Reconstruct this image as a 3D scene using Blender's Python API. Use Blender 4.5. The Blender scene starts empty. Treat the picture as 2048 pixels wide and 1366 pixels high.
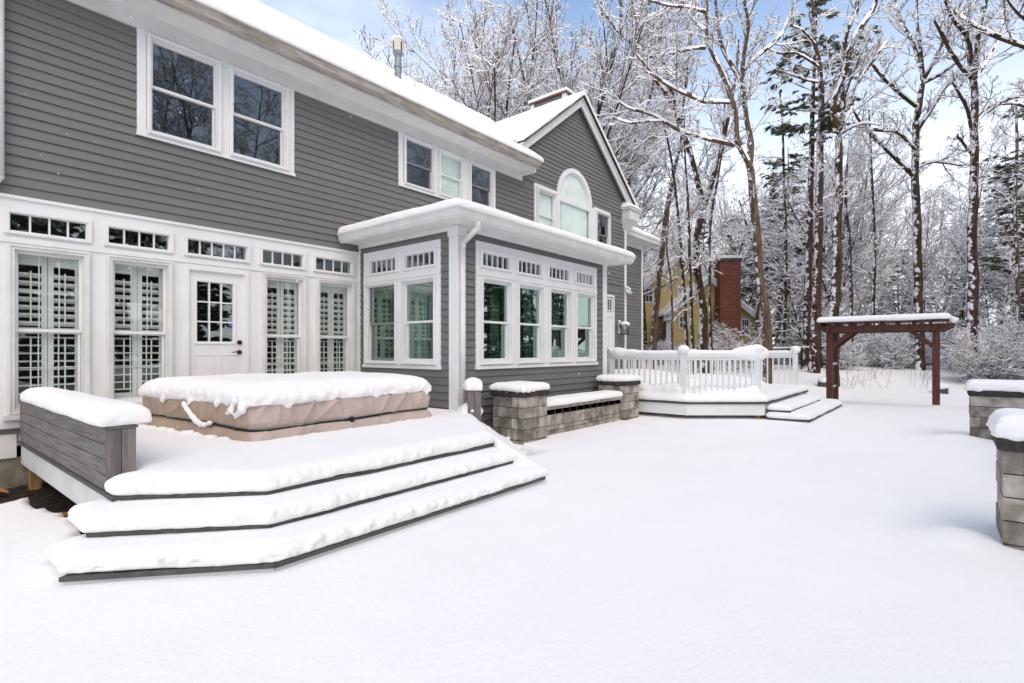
import bpy, math, random
import numpy as np
from mathutils import Vector, Matrix
random.seed(7); RNG = np.random.default_rng(7)
scene = bpy.context.scene

# ------------------------------------------------------------------ camera
TH = math.radians(39.43); CT, ST = math.cos(TH), math.sin(TH); FP = 1062.0; CAMZ = 1.38
cam = bpy.data.cameras.new('camera'); cam.sensor_width = 36; cam.lens = 36*FP/2048
cam.shift_y = 18/2048; cam.clip_end = 900; cam.clip_start = .05
camo = bpy.data.objects.new('camera', cam); scene.collection.objects.link(camo)
camo.location = (0, 0, CAMZ); camo.rotation_euler = (math.pi/2, 0, TH-math.pi/2)
scene.camera = camo

# ------------------------------------------------------------------ world, sun, exposure
SUN_EL, SUN_AZ = 48, -118      # veiled sun, behind the camera
w = bpy.data.worlds.new('World'); scene.world = w; w.use_nodes = True
nt = w.node_tree; nt.nodes.clear()
def N(t, **k):
    n = nt.nodes.new(t)
    for a, b in k.items(): setattr(n, a, b)
    return n
out = N('ShaderNodeOutputWorld'); bg = N('ShaderNodeBackground'); nt.links.new(bg.outputs[0], out.inputs[0])
sky = N('ShaderNodeTexSky', sky_type='NISHITA', sun_disc=False)
sky.sun_elevation = math.radians(SUN_EL); sky.sun_rotation = math.radians(90-SUN_AZ)
sky.air_density = 1.0; sky.dust_density = .6; sky.ozone_density = 1.5
tc = N('ShaderNodeTexCoord'); sep = N('ShaderNodeSeparateXYZ'); nt.links.new(tc.outputs['Generated'], sep.inputs[0])
mp = N('ShaderNodeMapping'); mp.inputs['Scale'].default_value = (1, 1, 2.6); nt.links.new(tc.outputs['Generated'], mp.inputs[0])
nz = N('ShaderNodeTexNoise'); nz.inputs['Scale'].default_value = 1.6; nz.inputs['Detail'].default_value = 6; nz.inputs['Roughness'].default_value = .5
nt.links.new(mp.outputs[0], nz.inputs[0])
cr = N('ShaderNodeMapRange'); cr.inputs[1].default_value = .40; cr.inputs[2].default_value = .66; cr.inputs[4].default_value = .80
nt.links.new(nz.outputs[0], cr.inputs[0])
hz = N('ShaderNodeMapRange', interpolation_type='SMOOTHSTEP'); hz.inputs[1].default_value = .04; hz.inputs[2].default_value = .62
hz.inputs[3].default_value = 1; hz.inputs[4].default_value = 0; nt.links.new(sep.outputs[2], hz.inputs[0])
mxx = N('ShaderNodeMath', operation='MAXIMUM'); nt.links.new(cr.outputs[0], mxx.inputs[0]); nt.links.new(hz.outputs[0], mxx.inputs[1])
sk = N('ShaderNodeVectorMath', operation='SCALE'); sk.inputs['Scale'].default_value = .15; nt.links.new(sky.outputs[0], sk.inputs[0])
mixw = N('ShaderNodeMix', data_type='RGBA'); nt.links.new(mxx.outputs[0], mixw.inputs[0])
nt.links.new(sk.outputs[0], mixw.inputs[6]); mixw.inputs[7].default_value = (.80, .805, .80, 1)
nt.links.new(mixw.outputs[2], bg.inputs[0]); bg.inputs[1].default_value = 1.0

sl = bpy.data.lights.new('sun', 'SUN'); sl.energy = 1.12; sl.angle = math.radians(60); sl.color = (1, .80, .58)
so = bpy.data.objects.new('sun', sl); scene.collection.objects.link(so)
e, a = math.radians(SUN_EL), math.radians(SUN_AZ)
sd = Vector((math.cos(e)*math.cos(a), math.cos(e)*math.sin(a), math.sin(e)))
so.rotation_euler = sd.to_track_quat('Z', 'Y').to_euler()
vs = scene.view_settings; vs.view_transform = 'Standard'; vs.look = 'None'; vs.gamma = 1; vs.exposure = 0.84; vs.use_curve_mapping = False
cy = scene.cycles; cy.max_bounces = 14; cy.transparent_max_bounces = 12; cy.use_denoising = True; cy.diffuse_bounces = 10

# ------------------------------------------------------------------ helpers
def at(u, v, t):
    "point at depth t seen at pixel (u, v) of the 2048 px photograph"
    a = (u-1024)/FP
    return np.array((t*(CT+a*ST), t*(ST-a*CT), CAMZ+(701-v)/FP*t))
def link(name, me, parent=None, **props):
    o = bpy.data.objects.new(name, me); scene.collection.objects.link(o)
    if parent is not None: o.parent = parent
    for k, v in props.items(): o[k] = v
    return o
def thing(name, label, cat, loc=(0, 0, 0), rot=0, group=None):
    o = link(name, None); o.location = loc; o.rotation_euler = (0, 0, rot); o.empty_display_size = .2
    o['label'] = label; o['category'] = cat
    if group: o['group'] = group
    return o
def mk(verts, faces, mats, midx=None, smooth=False):
    me = bpy.data.meshes.new('m'); me.from_pydata([tuple(map(float, v)) for v in verts], [], faces)
    for m in (mats if isinstance(mats, (list, tuple)) else [mats]): me.materials.append(m)
    if midx is not None: me.polygons.foreach_set('material_index', np.array(midx, dtype=np.int32))
    if smooth: me.polygons.foreach_set('use_smooth', [True]*len(me.polygons))
    me.update(); return me
def mk_np(V, Q, mats, midx=None, smooth=False):
    "fast mesh from numpy arrays, Q is (n,3) or (n,4)"
    me = bpy.data.meshes.new('m'); n, k = Q.shape
    me.vertices.add(len(V)); me.vertices.foreach_set('co', np.ascontiguousarray(V, dtype=np.float32).ravel())
    me.loops.add(n*k); me.loops.foreach_set('vertex_index', np.ascontiguousarray(Q, dtype=np.int32).ravel())
    me.polygons.add(n); me.polygons.foreach_set('loop_start', np.arange(n, dtype=np.int32)*k)
    for m in mats: me.materials.append(m)
    if midx is not None: me.polygons.foreach_set('material_index', midx.astype(np.int32))
    me.polygons.foreach_set('use_smooth', np.full(n, smooth)); me.update(calc_edges=True); return me
class MB:
    def __init__(s): s.v = []; s.f = []; s.m = []
    def add(s, vs, fs, mi=0):
        b = len(s.v); s.v += [tuple(v) for v in vs]; s.f += [tuple(i+b for i in f) for f in fs]; s.m += [mi]*len(fs); return s
    def box(s, x0, x1, y0, y1, z0, z1, mi=0):
        return s.add([(x0,y0,z0),(x1,y0,z0),(x1,y1,z0),(x0,y1,z0),(x0,y0,z1),(x1,y0,z1),(x1,y1,z1),(x0,y1,z1)],
                     [(0,3,2,1),(4,5,6,7),(0,1,5,4),(1,2,6,5),(2,3,7,6),(3,0,4,7)], mi)
    def prism(s, poly, z0, z1, mi=0):
        "poly counter-clockwise in XY"
        n = len(poly)
        return s.add([(x, y, z0) for x, y in poly]+[(x, y, z1) for x, y in poly],
                     [tuple(reversed(range(n))), tuple(range(n, 2*n))]+[(i, (i+1) % n, (i+1) % n+n, i+n) for i in range(n)], mi)
    def prism_x(s, yz, x0, x1, mi=0):
        "poly in YZ extruded along X"
        n = len(yz)
        return s.add([(x0, y, z) for y, z in yz]+[(x1, y, z) for y, z in yz],
                     [tuple(reversed(range(n))), tuple(range(n, 2*n))]+[(i, (i+1) % n, (i+1) % n+n, i+n) for i in range(n)], mi)
    def prism_y(s, xz, y0, y1, mi=0):
        n = len(xz)
        return s.add([(x, y1, z) for x, z in xz]+[(x, y0, z) for x, z in xz],
                     [tuple(reversed(range(n))), tuple(range(n, 2*n))]+[(i, (i+1) % n, (i+1) % n+n, i+n) for i in range(n)], mi)
    def frame(s, x0, x1, z0, z1, w, y0, y1, wb=None, wt=None, mi=0):
        wb = w if wb is None else wb; wt = w if wt is None else wt
        s.box(x0, x0+w, y0, y1, z0, z1, mi); s.box(x1-w, x1, y0, y1, z0, z1, mi)
        s.box(x0+w, x1-w, y0, y1, z0, z0+wb, mi); return s.box(x0+w, x1-w, y0, y1, z1-wt, z1, mi)
    def bar(s, p, q, r, n=8, mi=0, r2=None):
        p, q = Vector(p), Vector(q); d = (q-p).normalized(); r2 = r if r2 is None else r2
        a = d.orthogonal().normalized(); b = d.cross(a)
        vs = [p+(a*math.cos(2*math.pi*i/n)+b*math.sin(2*math.pi*i/n))*r for i in range(n)]+[q+(a*math.cos(2*math.pi*i/n)+b*math.sin(2*math.pi*i/n))*r2 for i in range(n)]
        return s.add(vs, [tuple(reversed(range(n))), tuple(range(n, 2*n))]+[(i, (i+1) % n, (i+1) % n+n, i+n) for i in range(n)], mi)
    def beam(s, p, q, w, h, mi=0):
        "square beam from p to q, w across, h upright"
        p, q = Vector(p), Vector(q); d = (q-p).normalized()
        a = d.cross(Vector((0, 0, 1)));  a = (a.normalized() if a.length > .01 else Vector((1, 0, 0)))*w/2; b = a.cross(d).normalized()*h/2
        vs = [c+x for c in (p, q) for x in (-a-b, a-b, a+b, -a+b)]
        return s.add(vs, [(3,2,1,0),(4,5,6,7),(0,1,5,4),(1,2,6,5),(2,3,7,6),(3,0,4,7)], mi)
    def ball(s, c, r, n=10, m=7, mi=0, sc=(1, 1, 1)):
        vs = [(c[0], c[1], c[2]-r*sc[2])]
        for j in range(1, m):
            ph = math.pi*j/m-math.pi/2
            for i in range(n):
                t = 2*math.pi*i/n; vs.append((c[0]+r*sc[0]*math.cos(ph)*math.cos(t), c[1]+r*sc[1]*math.cos(ph)*math.sin(t), c[2]+r*sc[2]*math.sin(ph)))
        vs.append((c[0], c[1], c[2]+r*sc[2])); L = len(vs)-1
        fs = [(0, 1+(i+1) % n, 1+i) for i in range(n)]
        for j in range(m-2):
            for i in range(n):
                a, b = 1+j*n+i, 1+j*n+(i+1) % n; fs.append((a, b, b+n, a+n))
        fs += [(L, 1+(m-2)*n+i, 1+(m-2)*n+(i+1) % n) for i in range(n)]
        return s.add(vs, fs, mi)
    def lathe(s, c, prof, n=14, mi=0):
        "prof: list of (r, z)"
        vs = [(c[0]+r*math.cos(2*math.pi*i/n), c[1]+r*math.sin(2*math.pi*i/n), c[2]+z) for r, z in prof for i in range(n)]
        fs = [(j*n+i, j*n+(i+1) % n, (j+1)*n+(i+1) % n, (j+1)*n+i) for j in range(len(prof)-1) for i in range(n)]
        fs += [tuple(reversed(range(n))), tuple(range((len(prof)-1)*n, len(prof)*n))]
        return s.add(vs, fs, mi)
    def mesh(s, mats, smooth=False): return mk(s.v, s.f, mats, s.m if isinstance(mats, (list, tuple)) else None, smooth)
    def obj(s, name, mats, parent=None, smooth=False, bev=0, **props):
        o = link(name, s.mesh(mats, smooth), parent, **props)
        if bev:
            b = o.modifiers.new('bevel', 'BEVEL'); b.width = bev; b.segments = 2; b.limit_method = 'ANGLE'
        return o
def h3(i, j, k, seed):
    n = (i.astype(np.int64)*374761393+j.astype(np.int64)*668265263+k.astype(np.int64)*2147483647+seed*1274126177) & 0xffffffff
    n = ((n ^ (n >> 13))*1274126177) & 0xffffffff; n = (n ^ (n >> 16)) & 0xffffffff
    return n/4294967295.0
def vnoise(P, scale, seed=0):
    "value noise in -1..1 for points (n,3)"
    q = P/scale; f = np.floor(q); d = q-f; d = d*d*(3-2*d); i = f.astype(np.int64); r = 0
    for a in (0, 1):
        for b in (0, 1):
            for c in (0, 1):
                r = r+h3(i[:, 0]+a, i[:, 1]+b, i[:, 2]+c, seed)*(d[:, 0] if a else 1-d[:, 0])*(d[:, 1] if b else 1-d[:, 1])*(d[:, 2] if c else 1-d[:, 2])
    return r*2-1
def sstep(a, b, x): t = np.clip((x-a)/(b-a), 0, 1); return t*t*(3-2*t)

# ------------------------------------------------------------------ materials
def mat(name, col, rough=.6, metal=0, spec=.3, var=0, vscale=3, bump=0, bscale=40, stretch=None, col2=None, objvar=0, detail=4, lo=.35, hi=.65, space='pos'):
    m = bpy.data.materials.new(name); m.use_nodes = True; t = m.node_tree; b = t.nodes['Principled BSDF']
    L = t.links.new; nn = t.nodes.new
    b.inputs['Roughness'].default_value = rough; b.inputs['Metallic'].default_value = metal; b.inputs['Specular IOR Level'].default_value = spec
    b.inputs['Base Color'].default_value = (*col, 1)
    if space == 'pos': g = nn('ShaderNodeNewGeometry').outputs['Position']
    else: g = nn('ShaderNodeTexCoord').outputs['Object']
    if stretch:
        mpn = nn('ShaderNodeMapping'); mpn.inputs['Scale'].default_value = stretch; L(g, mpn.inputs[0]); g = mpn.outputs[0]
    cur = None
    if var or col2:
        n1 = nn('ShaderNodeTexNoise'); n1.inputs['Scale'].default_value = vscale; n1.inputs['Detail'].default_value = detail; L(g, n1.inputs[0])
        r = nn('ShaderNodeMapRange'); r.inputs[1].default_value = lo; r.inputs[2].default_value = hi; L(n1.outputs[0], r.inputs[0])
        mx = nn('ShaderNodeMix'); mx.data_type = 'RGBA'; L(r.outputs[0], mx.inputs[0])
        if col2: c1, c2 = col, col2
        else: c1, c2 = [c*(1-var) for c in col], [min(1, c*(1+var)) for c in col]
        mx.inputs[6].default_value = (*c1, 1); mx.inputs[7].default_value = (*c2, 1); cur = mx.outputs[2]
    if objvar:
        oi = nn('ShaderNodeObjectInfo'); r2 = nn('ShaderNodeMapRange'); r2.inputs[3].default_value = 1-objvar; r2.inputs[4].default_value = 1+objvar
        L(oi.outputs['Random'], r2.inputs[0]); sc = nn('ShaderNodeVectorMath'); sc.operation = 'SCALE'; L(r2.outputs[0], sc.inputs['Scale'])
        if cur is None: sc.inputs[0].default_value = col
        else: L(cur, sc.inputs[0])
        cur = sc.outputs[0]
    if cur is not None: L(cur, b.inputs['Base Color'])
    if bump:
        n2 = nn('ShaderNodeTexNoise'); n2.inputs['Scale'].default_value = bscale; n2.inputs['Detail'].default_value = 6; L(g, n2.inputs[0])
        bp = nn('ShaderNodeBump'); bp.inputs['Strength'].default_value = 1; bp.inputs['Distance'].default_value = bump
        L(n2.outputs[0], bp.inputs['Height']); L(bp.outputs[0], b.inputs['Normal'])
    return m
M = {}
M['snow'] = mat('snow', (.915, .912, .905), .75, spec=.2, var=.012, vscale=1.5, bump=.006, bscale=70)
M['ground_snow'] = mat('ground_snow', (.915, .912, .903), .8, spec=.2, var=.012, vscale=.9, bump=.007, bscale=24, stretch=(1, 1.5, 1))
M['siding'] = mat('grey_siding', (.166, .168, .162), .6, spec=.3, var=.07, vscale=2.5, bump=.0012, bscale=60, stretch=(.25, .25, 4), objvar=.035)
M['trim'] = mat('white_trim', (.77, .775, .775), .45, spec=.35, var=.03, vscale=2, bump=.0006, bscale=20)
M['oldwhite'] = mat('weathered_white', (.65, .65, .63), .5, col2=(.73, .73, .725), vscale=3.5, bump=.0006, bscale=20)
M['gutter'] = mat('weathered_gutter', (.27, .245, .21), .5, col2=(.44, .415, .375), vscale=3, stretch=(1, 3, 6))
M['soffit'] = mat('soffit_white', (.75, .75, .745), .5, var=.04)
M['concrete'] = mat('foundation_concrete', (.14, .125, .09), .9, col2=(.30, .27, .22), vscale=4, bump=.006, bscale=30)
M['deck'] = mat('grey_composite', (.115, .108, .105), .55, col2=(.215, .195, .185), vscale=5, stretch=(5, .6, 9), bump=.001, bscale=50, objvar=.10)
M['deckx'] = mat('grey_composite_end', (.115, .108, .105), .55, col2=(.215, .195, .185), vscale=5, stretch=(9, 9, .6), bump=.001, bscale=50, objvar=.10)
M['tread'] = mat('tread_grey', (.085, .083, .083), .6, var=.18, vscale=8, stretch=(.6, 3, 3), objvar=.06)
M['riser'] = mat('riser_white', (.68, .69, .70), .45, var=.04)
M['woodpost'] = mat('treated_pine', (.36, .22, .10), .7, var=.25, vscale=9, stretch=(4, 4, .5), bump=.002)
M['mulch'] = mat('dark_mulch', (.012, .009, .007), .95, col2=(.06, .04, .03), vscale=28, bump=.03, bscale=50)
M['leafy'] = mat('oak_leaf', (.42, .18, .06), .7, var=.25, vscale=20)
M['cap'] = mat('dark_cap_stone', (.028, .024, .022), .8, col2=(.06, .053, .048), vscale=14, bump=.004, bscale=60)
M['block'] = mat('concrete_block', (.19, .165, .135), .9, col2=(.40, .37, .33), vscale=7, detail=10, bump=.005, bscale=45, objvar=.38)
M['mortar'] = mat('joint_fill', (.045, .04, .036), .95)
M['lightbox'] = mat('dark_glass_block', (.012, .013, .018), .25, spec=.6, var=.3, vscale=20)
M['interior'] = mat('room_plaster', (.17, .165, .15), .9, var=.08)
M['shutter'] = mat('shutter_paint', (.78, .79, .77), .5, var=.03)
M['grille'] = mat('window_grille', (.74, .76, .75), .5)
M['screen'] = mat('grey_window_channel', (.22, .22, .23), .6)
M['curtain'] = mat('green_curtain', (.15, .20, .17), .8, var=.2, vscale=5, stretch=(9, 9, .5))
M['tan_curtain'] = mat('tan_curtain', (.22, .19, .13), .8, var=.25, vscale=5, stretch=(9, 9, .5))
M['blind'] = mat('pale_blind', (.80, .85, .81), .8, var=.05)
M['bronze'] = mat('dark_bronze', (.05, .038, .025), .4, metal=.8)
M['black'] = mat('black_metal', (.012, .012, .013), .45, spec=.4)
M['lampglass'] = mat('lantern_glass', (.30, .31, .31), .2)
M['plastic'] = mat('white_plastic', (.72, .73, .73), .35)
M['galv'] = mat('galvanised_steel', (.24, .26, .29), .45, metal=.5, var=.15, vscale=10)
M['cream'] = mat('vent_cream', (.60, .57, .50), .5)
M['red'] = mat('red_stained_wood', (.070, .022, .017), .6, col2=(.122, .042, .032), vscale=6, stretch=(5, 5, 1), bump=.002, bscale=40, objvar=.06)
M['shingle'] = mat('dark_shingle', (.03, .03, .032), .9)
M['rust'] = mat('brown_flashing', (.16, .08, .06), .6, var=.2)
M['yellow'] = None
M['brick'] = None
M['paleblue'] = mat('pale_trim', (.55, .58, .62), .6)
M['panel'] = mat('dark_mesh_panel', (.045, .04, .045), .7)
M['plumbing'] = mat('tub_skirt', (.05, .05, .055), .7, var=.2)
M['stone'] = mat('dark_stone', (.08, .08, .085), .9, var=.3, bump=.006)

def cover_material():
    m = mat('tan_cover_cloth', (.33, .21, .145), .75, spec=.2, bump=.0012, bscale=260)
    t = m.node_tree; b = t.nodes['Principled BSDF']; L = t.links.new
    g = t.nodes.new('ShaderNodeNewGeometry'); s = t.nodes.new('ShaderNodeSeparateXYZ'); L(g.outputs['Position'], s.inputs[0])
    n1 = t.nodes.new('ShaderNodeTexNoise'); n1.inputs['Scale'].default_value = 3; n1.inputs['Detail'].default_value = 5; L(g.outputs['Position'], n1.inputs[0])
    r = t.nodes.new('ShaderNodeMapRange'); r.inputs[1].default_value = 2.365; r.inputs[2].default_value = 2.375; L(s.outputs[0], r.inputs[0])   # sewn panel: tan end, pinker middle
    mx = t.nodes.new('ShaderNodeMix'); mx.data_type = 'RGBA'; L(r.outputs[0], mx.inputs[0])
    mx.inputs[6].default_value = (.50, .385, .30, 1); mx.inputs[7].default_value = (.58, .475, .44, 1)
    m2 = t.nodes.new('ShaderNodeMix'); m2.data_type = 'RGBA'; m2.blend_type = 'MULTIPLY'; m2.inputs[0].default_value = .35; L(mx.outputs[2], m2.inputs[6]); L(n1.outputs[0], m2.inputs[7])
    L(m2.outputs[2], b.inputs['Base Color']); return m
M['cover'] = cover_material()

def glass_material(name, tint, base=.10, col=(.9, .95, 1)):
    m = bpy.data.materials.new(name); m.use_nodes = True; t = m.node_tree; t.nodes.clear(); L = t.links.new
    o = t.nodes.new('ShaderNodeOutputMaterial'); mx = t.nodes.new('ShaderNodeMixShader'); L(mx.outputs[0], o.inputs[0])
    tr = t.nodes.new('ShaderNodeBsdfTransparent'); tr.inputs[0].default_value = (*tint, 1)
    gl = t.nodes.new('ShaderNodeBsdfGlossy'); gl.inputs['Roughness'].default_value = .0; gl.inputs[0].default_value = (*col, 1)
    ge = t.nodes.new('ShaderNodeNewGeometry'); dt = t.nodes.new('ShaderNodeVectorMath'); dt.operation = 'DOT_PRODUCT'; L(ge.outputs['Normal'], dt.inputs[0]); L(ge.outputs['Incoming'], dt.inputs[1])
    ab = t.nodes.new('ShaderNodeMath'); ab.operation = 'ABSOLUTE'; L(dt.outputs['Value'], ab.inputs[0]); om = t.nodes.new('ShaderNodeMath'); om.operation = 'SUBTRACT'; om.inputs[0].default_value = 1; L(ab.outputs[0], om.inputs[1])
    fr = t.nodes.new('ShaderNodeMath'); fr.operation = 'POWER'; fr.inputs[1].default_value = 4.5; L(om.outputs[0], fr.inputs[0])
    r = t.nodes.new('ShaderNodeMapRange'); r.inputs[1].default_value = 0; r.inputs[2].default_value = 1; r.inputs[3].default_value = base; r.inputs[4].default_value = 1
    g = t.nodes.new('ShaderNodeNewGeometry'); n = t.nodes.new('ShaderNodeTexNoise'); n.inputs['Scale'].default_value = 2.2; n.inputs['Detail'].default_value = 1; L(g.outputs['Position'], n.inputs[0])
    bp = t.nodes.new('ShaderNodeBump'); bp.inputs['Distance'].default_value = .0009; bp.inputs['Strength'].default_value = 1; L(n.outputs[0], bp.inputs['Height'])
    L(bp.outputs[0], gl.inputs['Normal'])
    L(fr.outputs[0], r.inputs[0]); L(r.outputs[0], mx.inputs[0]); L(tr.outputs[0], mx.inputs[1]); L(gl.outputs[0], mx.inputs[2]); return m
M['glass'] = glass_material('window_glass', (.965, .985, .972), .065)
M['sunglass'] = glass_material('sunroom_glass', (.84, .93, .89), .20, (.86, 1, .97))
M['clear'] = glass_material('clear_glass', (.92, .94, .93), .12)

WIND = (-.74, .60, .28)
def bark_material(name, c1, c2, snowy=.5, sc=9):
    m = mat(name, c1, .9, spec=.15, col2=c2, vscale=sc, stretch=(1, 1, .22), bump=.02, bscale=sc*2.2)
    t = m.node_tree; b = t.nodes['Principled BSDF']; L = t.links.new
    old = b.inputs['Base Color'].links[0].from_socket
    g = t.nodes.new('ShaderNodeNewGeometry')
    d = t.nodes.new('ShaderNodeVectorMath'); d.operation = 'DOT_PRODUCT'; L(g.outputs['Normal'], d.inputs[0]); d.inputs[1].default_value = WIND
    n = t.nodes.new('ShaderNodeTexNoise'); n.inputs['Scale'].default_value = 4.5; n.inputs['Detail'].default_value = 7; n.inputs['Roughness'].default_value = .65; L(g.outputs['Position'], n.inputs[0])
    ma = t.nodes.new('ShaderNodeMath'); ma.operation = 'MULTIPLY_ADD'; ma.inputs[1].default_value = 3.2; ma.inputs[2].default_value = -1.6; L(n.outputs[0], ma.inputs[0])
    ad = t.nodes.new('ShaderNodeMath'); ad.operation = 'ADD'; L(ma.outputs[0], ad.inputs[0]); L(d.outputs['Value'], ad.inputs[1])
    r = t.nodes.new('ShaderNodeMapRange'); r.inputs[1].default_value = 1-snowy; r.inputs[2].default_value = 1.16-snowy; L(ad.outputs[0], r.inputs[0])
    mx = t.nodes.new('ShaderNodeMix'); mx.data_type = 'RGBA'; L(r.outputs[0], mx.inputs[0]); L(old, mx.inputs[6]); mx.inputs[7].default_value = (.88, .89, .91, 1)
    L(mx.outputs[2], b.inputs['Base Color']); return m
M['bark'] = bark_material('brown_bark', (.035, .023, .015), (.10, .066, .044), .20)
M['bark_clean'] = bark_material('tan_bark', (.07, .05, .034), (.18, .13, .095), .08, 12)
M['bark_red'] = bark_material('red_brown_bark', (.04, .024, .018), (.10, .062, .048), .16, 10)
M['bark_lit'] = mat('far_bark_lit', (.42, .41, .405), .9)  # distant bark, colour lightened to stand in for light the dense wood loses
M['twig'] = mat('twig_bark', (.19, .155, .13), .9, var=.3, vscale=3)
M['twig_snow'] = mat('branch_snow', (.88, .89, .92), .8)
M['needle'] = mat('pine_needles', (.075, .09, .05), .7, col2=(.15, .155, .095), vscale=6)
M['leaf_green'] = mat('rhododendron_leaf', (.035, .065, .02), .5, col2=(.09, .12, .04), vscale=10)
M['leaf_orange'] = mat('dry_beech_leaf', (.40, .20, .09), .8, col2=(.60, .38, .22), vscale=9)

# ------------------------------------------------------------------ snow builder
def snow_mesh(mb, vox=.03, smooth=10, lump=.02, lscale=.09, side=.02, top=.004, matl=None, seed=1, keep=None):
    me = mb.mesh(M['snow']); o = bpy.data.objects.new('tmp_snow', me); scene.collection.objects.link(o)
    r = o.modifiers.new('r', 'REMESH'); r.mode = 'VOXEL'; r.voxel_size = vox
    s = o.modifiers.new('s', 'SMOOTH'); s.factor = .5; s.iterations = smooth
    dg = bpy.context.evaluated_depsgraph_get(); me2 = bpy.data.meshes.new_from_object(o.evaluated_get(dg))
    bpy.data.objects.remove(o); bpy.data.meshes.remove(me)
    n = len(me2.vertices); P = np.empty(n*3, np.float32); me2.vertices.foreach_get('co', P); P = P.reshape(-1, 3).astype(float)
    Nn = np.empty(n*3, np.float32); me2.vertices.foreach_get('normal', Nn); Nn = Nn.reshape(-1, 3)
    k = np.clip(1-Nn[:, 2], 0, 1)*np.clip(1+Nn[:, 2]*1.3, .12, 1)
    fine = vnoise(P, .045, seed+5)*.5+np.abs(vnoise(P, .028, seed+9))*.5
    amp = side*k*(vnoise(P, lscale, seed)*.45+fine*.85)+top*vnoise(P, .35, seed+2)*2+top*.5*vnoise(P, .09, seed+3)
    amp += lump*k*vnoise(P, .22, seed+4)
    P += Nn*amp[:, None]
    if keep is not None: P = keep(P, Nn)
    me2.vertices.foreach_set('co', P.astype(np.float32).ravel())
    me2.materials.clear(); me2.materials.append(matl or M['snow'])
    me2.polygons.foreach_set('use_smooth', [True]*len(me2.polygons)); me2.update(); return me2
def snow(mb, parent, name='snow_cap', **k):
    return link(name, snow_mesh(mb, **k), parent)

def shrink(poly, d):
    o = []; n = len(poly)
    for i in range(n):
        a, b, c = Vector(poly[i-1]), Vector(poly[i]), Vector(poly[(i+1) % n]); e1 = (b-a).normalized(); e2 = (c-b).normalized()
        n1 = Vector((-e1.y, e1.x)); n2 = Vector((-e2.y, e2.x)); m = (n1+n2); m = m/max(.25, m.length_squared)*2
        o.append(tuple(b+m*d))
    return o
def dome(mb, poly, z0, z1, r=.10, foot=.012):
    "slab with a bulging, rounded rim"
    H = z1-z0; n = 6
    for k in range(n):
        t = (k+.5)/n*math.pi/2
        mb.prism(shrink(poly, r*(1-math.cos(t))), z0+H*.18 if k else z0, z0+H*(.30+.70*math.sin(t)))
def dbox(mb, x0, x1, y0, y1, z0, z1, r=.09): dome(mb, [(x0, y0), (x1, y0), (x1, y1), (x0, y1)], z0, z1, r)

# ------------------------------------------------------------------ terrain
DECK_L = 1.10
def ground_h(x, y):
    F = x*CT+y*ST
    g = -.17*sstep(16.38, 16.62, x) + .87*sstep(16.8, 27, F)
    g = g+np.clip(F-27, 0, 60)*.012
    g = g+34*sstep(70, 190, F)
    # bare ground below the deck and under the eaves
    far = sstep(-.04, .07, x-1.04+.04*np.sin(y*3.1)+.015*np.sin(y*17))*sstep(4.2, 4.8, y)*sstep(6.2, 5.9, x)*sstep(8.9, 8.6, y)
    eave = sstep(6.85, 7.02, y+.08*np.sin(x*5)+.02*np.sin(x*23)-.5*np.clip(.9-x, 0, 1))*sstep(1.4, 1.3, x)*sstep(8.9, 8.6, y)
    left = -.12*sstep(1.4, .6, x)*sstep(4.6, 6.8, y)
    g = g+left-.5*np.maximum(far, eave)
    # drifts
    g = g+.05*np.exp(-((x-1.0)**2/.10+(y-5.0)**2/.9))+.045*np.exp(-((x-.75)**2/.10+(y-6.2)**2/1.0))
    for cx, cy_, rr, hh in ((16.45, .2, .25, .06), (16.45, 2.5, .25, .06), (5.1, -.05, .22, .07), (10.75, -.1, .3, .08), (9.6, -.9, .5, .12), (10.2, -1.0, .5, .12)):
        g = g+hh*np.exp(-((x-cx)**2+(y-cy_)**2)/rr**2)
    return g
def gh(x, y): return float(ground_h(np.array([float(x)]), np.array([float(y)]))[0])
def terrain():
    def axis(c, lim):
        a = [c]; s = .05; p = c
        while p < lim: p += s; a.append(p); s = min(s*1.018 if p-c > 6 else .05, 8)
        return a
    xs = np.array(sorted(set([-v for v in axis(0, 200)][1:]+axis(0, 330)))); ys = np.array(sorted(set([-v for v in axis(0, 260)][1:]+axis(0, 330))))
    X, Y = np.meshgrid(xs, ys, indexing='ij'); P = np.stack([X.ravel(), Y.ravel(), 0*X.ravel()], 1)
    z = ground_h(P[:, 0], P[:, 1])
    z += .014*vnoise(P, 1.6, 3)+.004*vnoise(P, .5, 4)+.0018*vnoise(P, .14, 5)+.03*vnoise(P, 5, 6)*sstep(14, 20, P[:, 0])
    P[:, 2] = z; nx, ny = len(xs), len(ys)
    i = np.arange(nx*ny).reshape(nx, ny); Q = np.stack([i[:-1, :-1].ravel(), i[1:, :-1].ravel(), i[1:, 1:].ravel(), i[:-1, 1:].ravel()], 1)
    link('snow_ground', mk_np(P, Q, [M['ground_snow']], smooth=True), kind='structure')
    print('terrain', nx, ny)
terrain()
m_ = MB()
gx = np.arange(-2.5, 6.3, .07); gy = np.arange(4.0, 8.4, .07); X, Y = np.meshgrid(gx, gy, indexing='ij')
P = np.stack([X.ravel(), Y.ravel(), 0*X.ravel()], 1); P[:, 2] = -.17+.02*vnoise(P, .12, 2)+.012*vnoise(P, .04, 4)
i = np.arange(P.shape[0]).reshape(X.shape)
link('mulch_bed', mk_np(P, np.stack([i[:-1, :-1].ravel(), i[1:, :-1].ravel(), i[1:, 1:].ravel(), i[:-1, 1:].ravel()], 1), [M['mulch']]), kind='structure')

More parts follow.
